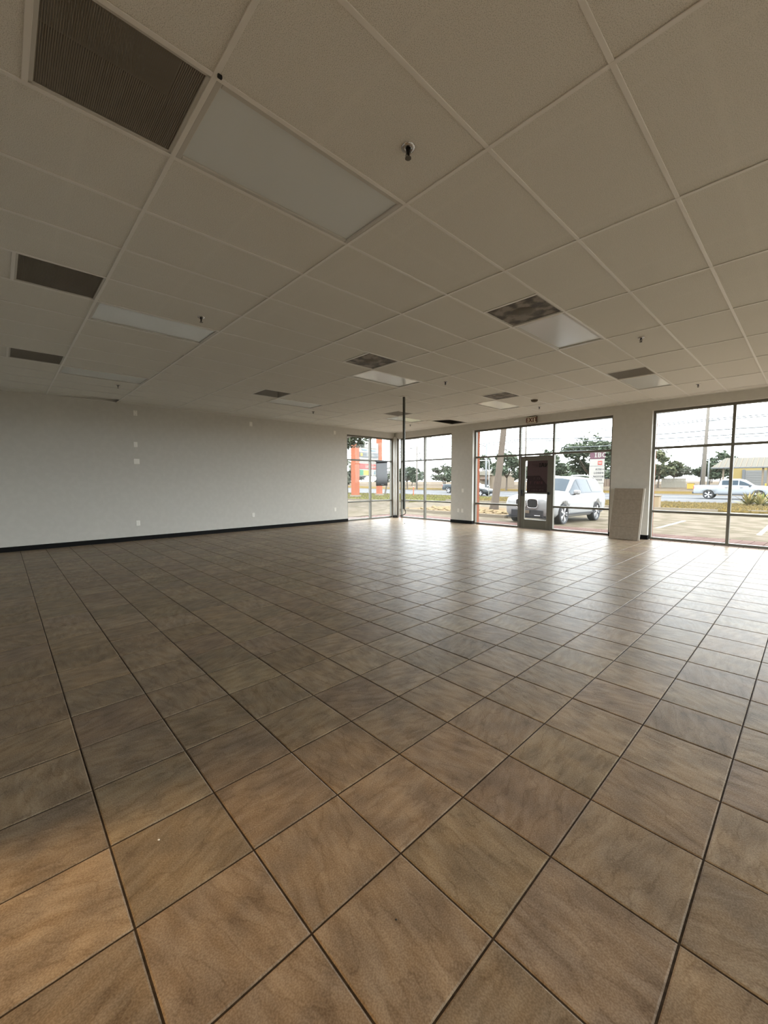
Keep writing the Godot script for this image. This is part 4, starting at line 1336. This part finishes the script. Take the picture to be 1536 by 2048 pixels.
	for n in 9000:
		var x := rng.randf_range(-22.0, 6.0)
		var z := -29.0 - 10.4 * rng.randf()
		if n % 3 == 0:
			x = rng.randf_range(-46.0, -22.6)
			z = -24.2 - 15.2 * rng.randf()
		mm.set_instance_transform(n, Transform3D(Basis(Vector3.UP, rng.randf() * TAU).scaled(Vector3.ONE * rng.randf_range(0.5, 1.3)), Vector3(x, gy(x, z) + 0.055, z)))
		mm.set_instance_color(n, Color(0.13, 0.09, 0.03).lerp(Color(0.08, 0.085, 0.025), rng.randf() * (1.0 if n % 3 == 0 else 0.4)))
	var mi := MultiMeshInstance3D.new()
	mi.name = "grass_tufts"
	mi.multimesh = mm
	var gm := mat(Color.WHITE, 0.9)
	gm.vertex_color_use_as_albedo = true
	mi.material_override = gm
	mi.set_meta("kind", "stuff")
	mi.set_meta("label", "short tufts of dry grass in the strips along the street")
	mi.set_meta("category", "grass")
	add_child(mi)

# ---------------------------------------------------------------- poles, wires, signs, buildings

func build_poles():
	var big := thing("utility_pole", "tall plain utility pole with one bracket behind the pickup", "utility pole", Vector3(-10.35, gy(-10.35, -69.0), -69.0))
	var s := Shape.new(true)
	s.tube([Vector3(0, -0.3, 0), Vector3(0.1, 7, 0), Vector3(0.22, 14.5, 0)], [0.24, 0.21, 0.16], 12)
	part(big, "shaft", s.done(), M.pole_wood)
	part(big, "bracket", bev(Vector3(1.0, 0.12, 0.1), 0.02), M.steel, Vector3(0.62, 9.6, 0.1))
	s = Shape.new(true)
	for x in [0.5, 0.95]: s.lathe([Vector2(0.0, 0.3), Vector2(0.07, 0.25), Vector2(0.05, 0.1), Vector2(0.08, 0.0)], 8, Vector3(x, 9.66, 0.1))
	part(big, "insulator", s.done(), M.white)
	s = Shape.new(true)
	s.tube([Vector3(0.2, 8.9, 0.1), Vector3(0.7, 9.55, 0.1)], 0.03, 6)
	part(big, "brace", s.done(), M.steel)
	var p2 := thing("utility_pole", "slender utility pole with a small side arm seen above the door", "utility pole", Vector3(-35.4, gy(-35.4, -68.0), -68.0))
	s = Shape.new(true)
	s.tube([Vector3(0, -0.3, 0), Vector3(0, 13.5, 0)], [0.19, 0.13], 10)
	part(p2, "shaft", s.done(), M.pole_wood)
	part(p2, "side_arm", bev(Vector3(1.5, 0.1, 0.1), 0.02), M.steel, Vector3(0.85, 9.35, 0))
	part(p2, "insulator", bev(Vector3(0.12, 0.3, 0.12), 0.04), M.white, Vector3(1.5, 9.5, 0))
	var p3 := thing("utility_pole", "utility pole with two crossarms right of the hanging power pole", "utility pole", Vector3(-56.9, gy(-56.9, -63.2), -63.2))
	s = Shape.new(true)
	s.tube([Vector3(0, -0.3, 0), Vector3(0, 9.1, 0)], [0.2, 0.14], 10)
	part(p3, "shaft", s.done(), M.pole_wood)
	part(p3, "crossarm", bev(Vector3(2.9, 0.13, 0.13), 0.02), M.pole_wood, Vector3(0.0, 8.55, 0), Vector3(0, 0.72, 0))
	part(p3, "crossarm", bev(Vector3(1.7, 0.13, 0.13), 0.02), M.pole_wood, Vector3(0.0, 7.4, 0), Vector3(0, 0.72, 0))
	for x in [-0.6, 0.6]: part(p3, "insulator", bev(Vector3(0.2, 0.4, 0.2), 0.06), M.steel, Vector3(x * 0.75, 7.68, -x * 0.66))
	part(p3, "transformer", bev(Vector3(0.45, 0.5, 0.45), 0.1), M.steel, Vector3(0.6, 6.35, -0.5))
	var p4 := thing("thin_pole", "thin dark pole standing by the yellow box", "pole", Vector3(-12.9, gy(-12.9, -84.0), -84.0))
	s = Shape.new(true)
	s.tube([Vector3(0, -0.3, 0), Vector3(0.15, 7.4, 0)], [0.13, 0.07], 8)
	part(p4, "shaft", s.done(), M.sign_dark)
	part(p4, "footing", bev(Vector3(0.5, 0.6, 0.5), 0.05), M.curb, Vector3(0, 0.2, 0))
	for k in 2:
		var pl := thing("lot_light", ["grey lot light on a short arm behind the drive-through trees", "street light on a curved arm left of the leaning trunk"][k], "street lamp", [Vector3(-10.95, gy(-10.9, -77.0), -77.0), Vector3(-31.2, gy(-31.2, -48.9) , -48.9)][k])
		var h: float = [5.9, 7.0][k]
		s = Shape.new(true)
		s.tube([Vector3(0, -0.3, 0), Vector3(0, h, 0)], [0.12, 0.085] if k == 0 else [0.15, 0.12], 9)
		part(pl, "shaft", s.done(), M.steel)
		s = Shape.new(true)
		if k == 0: s.tube([Vector3(0, h, 0), Vector3(-0.5, h + 0.06, 0)], 0.05, 6)
		else: s.tube([Vector3(0, h - 0.55, 0), Vector3(-0.5, h - 0.25, 0.35), Vector3(-1.0, h - 0.02, 0.7), Vector3(-1.35, h + 0.02, 0.95)], 0.05, 6)
		part(pl, "arm", s.done(), M.steel)
		part(pl, "lamp_head", bev(Vector3(0.6, 0.12, 0.28), 0.04), M.steel, Vector3(-0.55, h + 0.05, 0) if k == 0 else Vector3(-1.55, h, 1.05), Vector3(0, 0.0 if k == 0 else 0.6, 0))
	# wires, each from pole to pole with a little sag
	var lines := [[9.45, 9.95, 10.4, 0.02], [9.25, 9.6, 10.1, 0.02], [7.95, 8.75, 8.3, 0.03], [7.2, 8.5, 7.6, 0.028], [6.85, 7.2, 6.95, 0.018], [6.15, 6.6, 6.5, 0.014], [11.0, 11.3, 11.6, 0.018]]
	for n in lines.size():
		var l = lines[n]
		var t := Shape.new(true)
		var knots := [Vector3(60, l[0] + 0.3, -69.0), Vector3(-10.2, l[0], -69.0), Vector3(-35.4, l[1], -68.0), Vector3(-56.9, l[2], -63.5), Vector3(-120.0, l[2] + 0.3, -52.0)]
		var pts := []
		for k in knots.size() - 1:
			for i in 10:
				var f := i / 10.0
				pts.append(knots[k].lerp(knots[k + 1], f) - Vector3(0, 4.0 * f * (1.0 - f) * 0.35, 0))
		pts.append(knots[-1])
		t.tube(pts, l[3] * 1.6 + 0.03, 5)
		var o := part(self, numbered("power_line"), t.done(), M.wire)
		o.set_meta("label", "thin grey overhead power line strung between the street poles")
		o.set_meta("category", "power line")
		o.set_meta("group", "overhead power lines along the street")

func build_signs():
	# brick pylon sign with tenant panels
	var t := thing("pylon_sign", "tall pylon sign with two red brick columns and stacked tenant panels", "sign", Vector3(0, 0, 0))
	var cols := [[Vector3(-34.75, 0, -28.5), 0.62, 5.9], [Vector3(-35.95, 0, -33.2), 0.5, 7.1]]
	for c in cols:
		var p: Vector3 = c[0]
		p.y = gy(p.x, p.z)
		part(t, "brick_column", bev(Vector3(c[1], c[2], c[1] * 1.15), 0.02), M.brick, p + Vector3(0, c[2] * 0.5, 0))
		part(t, "column_base", bev(Vector3(c[1] + 0.25, 0.3, c[1] * 1.15 + 0.25), 0.03), M.curb, p + Vector3(0, 0.13, 0))
	var mid := Vector3(-35.35, 0, -30.85)
	var ang := atan2(-34.75 + 35.95, -28.5 + 33.2)   # sign face turned to the lot
	var f := part(t, "cabinet", bev(Vector3(0.34, 3.85, 4.0), 0.03), M.sign_white, mid + Vector3(0, 3.85, 0), Vector3(0, ang, 0))
	var rows := [[1.55, 0.55, M.sign_white, "", null], [0.48, 0.56, M.sign_grey, "Mobile", M.sign_white], [-0.16, 0.4, M.sign_white, "", null], [-0.82, 0.58, M.sign_red, "Los Bebe", M.sign_white], [-1.52, 0.66, M.sign_white, "AY", M.sign_blue]]
	for r in rows:
		var p := part(f, "tenant_panel", bev(Vector3(0.05, r[1], 3.7), 0.01), r[2], Vector3(0.185, r[0], 0))
		if r[3]: letters(p, r[3], r[1] * 0.62, Vector3(0.03, 0, -0.25 if r[3] != "AY" else -1.3), r[4], false, PI * 0.5)
	part(f, "panel_logo", bev(Vector3(0.03, 0.34, 0.4), 0.02), M.sign_yellow, Vector3(0.215, 0.48, 1.5))
	part(f, "panel_block", bev(Vector3(0.04, 0.62, 0.65), 0.02), M.sign_green, Vector3(0.205, -1.52, 1.5))
	part(f, "panel_block", bev(Vector3(0.04, 0.55, 1.5), 0.02), M.sign_yellow, Vector3(0.205, -1.52, 0.38))
	for z in [0.9, -0.9]:
		part(f, "faint_print", bev(Vector3(0.03, 0.14, 1.0), 0.01), M.sign_blue, Vector3(0.2, 1.02, z))
		part(f, "faint_print", bev(Vector3(0.03, 0.12, 0.8), 0.01), M.sign_grey, Vector3(0.2, -0.16, z))
	# bank sign across the street
	var b := thing("bank_sign", "white monument sign with maroon header across the street", "sign", Vector3(-23.9, gy(-23.9, -69.2), -69.2), 0.33)
	part(b, "base", bev(Vector3(2.05, 1.5, 0.6), 0.02), M.sign_white, Vector3(0, 0.6, 0))
	part(b, "cabinet", bev(Vector3(2.15, 2.65, 0.62), 0.02), M.sign_white, Vector3(0, 2.72, 0))
	part(b, "cabinet", bev(Vector3(2.1, 1.1, 0.62), 0.02), M.sign_white, Vector3(0, 4.62, 0))
	part(b, "joint_strip", bev(Vector3(2.0, 0.05, 0.64), 0.01), M.sign_grey, Vector3(0, 1.37, 0))
	part(b, "joint_strip", bev(Vector3(2.0, 0.05, 0.64), 0.01), M.sign_grey, Vector3(0, 4.06, 0))
	var hd := part(b, "header", bev(Vector3(2.1, 1.15, 0.6), 0.02), M.maroon, Vector3(0.04, 5.78, 0))
	letters(hd, "IBC", 0.72, Vector3(0.4, 0.0, 0.32), M.sign_white)
	var lg := part(b, "logo_block", bev(Vector3(0.6, 0.66, 0.04), 0.01), M.sign_red, Vector3(0.42, 4.55, 0.33))
	letters(lg, "M", 0.36, Vector3(0, 0, 0.03), M.sign_white)
	var words := [["ATM", 3.55], ["LOBBY", 2.98], ["MOTOR", 2.4], ["BANK", 1.9]]
	for k in 4:
		letters(b, words[k][0], 0.3, Vector3(0.25, words[k][1], 0.325), M.sign_dark)
		if k < 3:
			var a := Shape.new()
			a.prism(PackedVector2Array([Vector2(-0.1, 0), Vector2(0.02, 0.14), Vector2(0.02, 0.04), Vector2(0.1, 0.04), Vector2(0.1, -0.04), Vector2(0.02, -0.04), Vector2(0.02, -0.14)]), 0.31, 0.335)
			part(b, "arrow", a.done(), M.sign_dark, Vector3(0.88, words[k][1], 0))
	# white pipe frame by the street
	var g := thing("pipe_frame", "white bent pipe frame standing beside the street behind the trunk", "post", Vector3(-24.45, gy(-24.4, -43.6), -38.9))
	var s := Shape.new(true)
	s.tube([Vector3(0, 0, 0), Vector3(0, 4.0, 0), Vector3(-0.04, 4.05, 0), Vector3(-1.6, 4.05, 0.3), Vector3(-1.66, 4.0, 0.3), Vector3(-1.66, 2.9, 0.3)], 0.045, 8)
	part(g, "pipe", s.done(), M.white)
	part(g, "foot_plate", bev(Vector3(0.25, 0.04, 0.25), 0.01), M.steel, Vector3(0, 0.08, 0))

func build_buildings():
	# bank drive-through: hipped metal canopy in front of a yellow building
	var b := thing("drive_through", "bank drive-through with ribbed metal canopy before a yellow wall", "building", Vector3(0, 0, 0))
	var x0 := -11.0
	var x1 := 12.0
	var e := 3.2
	var top := 4.75
	var c := Shape.new()
	var A := Vector3(x0, e, -79.2)
	var B := Vector3(x1, e, -79.2)
	var C := Vector3(x1, top, -83.0)
	var D := Vector3(x0 + 1.2, top, -83.0)
	var E2 := Vector3(x0, e, -87.0)
	var F2 := Vector3(x1, e, -87.0)
	c.quad(A, B, C, D, Vector3(0, 1, 1))
	c.quad(E2, F2, C, D, Vector3(0, 1, -1))
	c.tri(A, D, E2, Vector3(-1, 1, 0))
	c.quad(A, B, F2, E2, Vector3(0, -1, 0))
	part(b, "canopy_roof", c.done(), M.roof_metal)
	for k in 38:
		var f := (k + 0.5) / 38.0
		var lo := A.lerp(B, f)
		var hi := Vector3(maxf(lo.x, D.x), top, -83.0)
		if lo.x < D.x: hi = A.lerp(D, (lo.x - A.x) / (D.x - A.x))
		var r := Shape.new()
		r.tube([lo + Vector3(0, 0.03, 0.02), hi + Vector3(0, 0.03, 0)], 0.045, 4)
		part(b, "roof_rib", r.done(), M.tan)
	part(b, "fascia", bev(Vector3(x1 - x0, 0.16, 0.1), 0.01), M.sign_grey, Vector3((x0 + x1) * 0.5, e - 0.06, -79.17))
	for x in [-9.55, -5.15, -4.6, 0.5, 5.0]:
		part(b, "column", bev(Vector3(0.22, e, 0.22), 0.02), M.curb if x < -9 else M.tan, Vector3(x, e * 0.5 - 0.06, -79.8))
		part(b, "bollard", bev(Vector3(0.2, 0.9, 0.2), 0.06), M.paint_yellow, Vector3(x + 0.4, 0.4, -79.4))
	var w := Shape.new()
	w.box(Vector3(-10.4, -0.2, -106.0), Vector3(14.0, 4.1, -95.0))
	part(b, "yellow_wall", w.done(), M.yellow_wall)
	for x in [-6.2, -0.8, 4.6]:
		var d := part(b, "roller_door", bev(Vector3(4.4, 2.8, 0.12), 0.02), M.shutter, Vector3(x, 1.6, -94.95))
		for q in 6: part(d, "slat_line", bev(Vector3(4.3, 0.04, 0.03), 0.005), M.steel, Vector3(0, -1.1 + q * 0.42, 0.07))
	part(b, "door_frame", bev(Vector3(0.4, 3.1, 0.2), 0.02), M.sign_grey, Vector3(-8.6, 1.6, -94.9))
	# tan building left
	var t := thing("tan_building", "low tan building with a flat pale roof edge behind the black sedan", "building", Vector3(-45.4, gy(-45, -77), -78.2), 0.0)
	var s := Shape.new()
	s.box(Vector3(-9, -0.5, -6), Vector3(-1.0, 2.9, 3))
	part(t, "wall", s.done(), M.tan)
	part(t, "roof_band", bev(Vector3(8.4, 0.95, 9.6), 0.04), M.cream, Vector3(-5.0, 3.3, -1.5))
	for k in 2: part(t, "window", bev(Vector3(1.3, 1.3, 0.08), 0.02), M.car_glass, Vector3(-7.6 + k * 2.2, 1.5, 3.03))
	part(t, "door", bev(Vector3(1.0, 2.1, 0.08), 0.02), M.sign_dark, Vector3(-2.2, 0.75, 3.03))
	part(t, "door_awning", bev(Vector3(2.0, 0.5, 1.0), 0.1), M.door_edge, Vector3(-2.6, 2.1, 3.4), Vector3(0.3, 0, 0))
	# low grey building behind the bank sign
	var l := thing("low_building", "low pale building with a grey roof band right of the bank sign", "building", Vector3(-31.0, gy(-31, -106), -107.0))
	s = Shape.new()
	s.box(Vector3(-5.5, -0.5, -5), Vector3(5.5, 2.4, 3))
	part(l, "wall", s.done(), M.cream)
	part(l, "roof_band", bev(Vector3(11.4, 1.3, 8.6), 0.04), M.shutter, Vector3(0, 3.0, -1))
	part(l, "window", bev(Vector3(2.0, 1.1, 0.08), 0.02), M.car_glass, Vector3(-2.0, 1.2, 3.03))
	# fences
	var f := thing("white_fence", "white vertical-board fence beside the round tree", "fence", Vector3(-17.5, gy(-17.5, -88.4), -88.4), -0.08)
	for k in 16: part(f, "board", bev(Vector3(0.225, 1.65, 0.04), 0.01), M.cream, Vector3(-1.75 + k * 0.235, 0.95, 0))
	for y in [0.5, 1.5]: part(f, "fence_rail", bev(Vector3(3.8, 0.1, 0.06), 0.01), M.cream, Vector3(0, y, -0.05))
	f = thing("wood_fence", "brown wooden fence with dry shrubs right of the bank sign", "fence", Vector3(-30.6, gy(-30.6, -94.6) - 0.3, -94.6))
	for k in 16: part(f, "board", bev(Vector3(0.24, 1.9, 0.04), 0.01), [M.tan, M.door_edge][(k * 5 + 1) % 2], Vector3(-2.0 + k * 0.25, 0.95, 0))
	part(f, "fence_rail", bev(Vector3(4.0, 0.1, 0.06), 0.01), M.tan, Vector3(0, 1.5, -0.05))
	var y := thing("yellow_box", "small yellow utility box beside the thin dark pole", "utility box", Vector3(-14.1, gy(-14.1, -83.6), -83.6))
	part(y, "cabinet", bev(Vector3(0.95, 0.95, 0.5), 0.04), M.paint_yellow, Vector3(0, 0.55, 0))
	part(y, "lid", bev(Vector3(1.05, 0.1, 0.6), 0.03), M.cream, Vector3(0, 1.07, 0))
	# stone planter on the grass strip
	var p := thing("stone_planter", "square stone planter at the edge of the dry grass strip", "planter", Vector3(-6.75, gy(-6.7, -29.4) + 0.05, -29.5))
	part(p, "block", bev(Vector3(0.55, 0.72, 0.55), 0.03), M.planter, Vector3(0, 0.36, 0))
	part(p, "cap", bev(Vector3(0.62, 0.08, 0.62), 0.02), M.curb, Vector3(0, 0.75, 0))
	# small marker posts by the street
	var mk := thing("marker_post", "small orange marker post in the grass before the dark pickup", "post", Vector3(-33.4, gy(-33.4, -36.5), -36.5))
	part(mk, "post", bev(Vector3(0.1, 1.1, 0.1), 0.02), M.signal_orange, Vector3(0, 0.55, 0))
	part(mk, "cap", bev(Vector3(0.13, 0.12, 0.13), 0.03), M.white, Vector3(0, 1.12, 0))

# ---------------------------------------------------------------- lamp behind the opening

func build_back_lamp():
	var t := thing("back_room_light", "small warm ceiling light panel in the back room", "ceiling light", Vector3(-2.6, 2.62, 2.5))
	part(t, "frame", bev(Vector3(0.36, 0.03, 0.36), 0.006), M.lens_frame, Vector3(0, -0.012, 0))
	part(t, "glowing_panel", bev(Vector3(0.3, 0.006, 0.3), 0.001), M.lamp_on, Vector3(0, -0.03, 0))
	var l := AreaLight3D.new()
	l.name = "lamp_light"
	l.area_size = Vector2(0.3, 0.3)
	l.light_color = Color(1.0, 0.83, 0.6)
	l.light_energy = LAMP_ENERGY
	l.area_range = 40.0
	l.shadow_enabled = true
	l.rotation.x = -PI * 0.5
	l.position = Vector3(0, -0.04, 0)
	t.add_child(l)

const LAMP_ENERGY := 17.0
const SKY_ENERGY := 9.5

func _ready():
	rng.seed = 20240611
	# camera
	cam = Camera3D.new()
	cam.name = "camera"
	cam.projection = Camera3D.PROJECTION_PERSPECTIVE
	cam.fov = rad_to_deg(2.0 * atan(1024.0 / 811.5))
	cam.near = 0.05
	cam.far = 600.0
	cam.position = Vector3(0, EYE, 0)
	cam.rotation_degrees = Vector3(-4.367, 46.625, -0.205)
	cam.current = true
	add_child(cam)
	# overcast sky
	var sky := ProceduralSkyMaterial.new()
	sky.sky_top_color = Color(0.955, 0.985, 1.0)
	sky.sky_horizon_color = Color(0.955, 0.985, 1.0)
	sky.ground_horizon_color = Color(0.36, 0.34, 0.3)
	sky.ground_bottom_color = Color(0.36, 0.34, 0.3)
	sky.sun_angle_max = 1.0
	var env := Environment.new()
	env.background_mode = Environment.BG_SKY
	env.sky = Sky.new()
	env.sky.sky_material = sky
	env.tonemap_mode = Environment.TONE_MAPPER_LINEAR
	env.tonemap_exposure = 1.0
	env.background_energy_multiplier = SKY_ENERGY
	env.sdfgi_enabled = true
	env.ssao_enabled = true
	env.ssil_enabled = true
	var we := WorldEnvironment.new()
	we.name = "world_environment"
	we.environment = env
	add_child(we)
	make_materials()
	make_slate()
	build_walls()
	build_floor()
	build_ceiling()
	build_ground()
	build_windows()
	build_door()
	build_ceiling_fittings()
	build_wall_things()
	build_back_lamp()
	build_buildings()
	build_cars()
	build_trees()
	build_poles()
	build_signs()
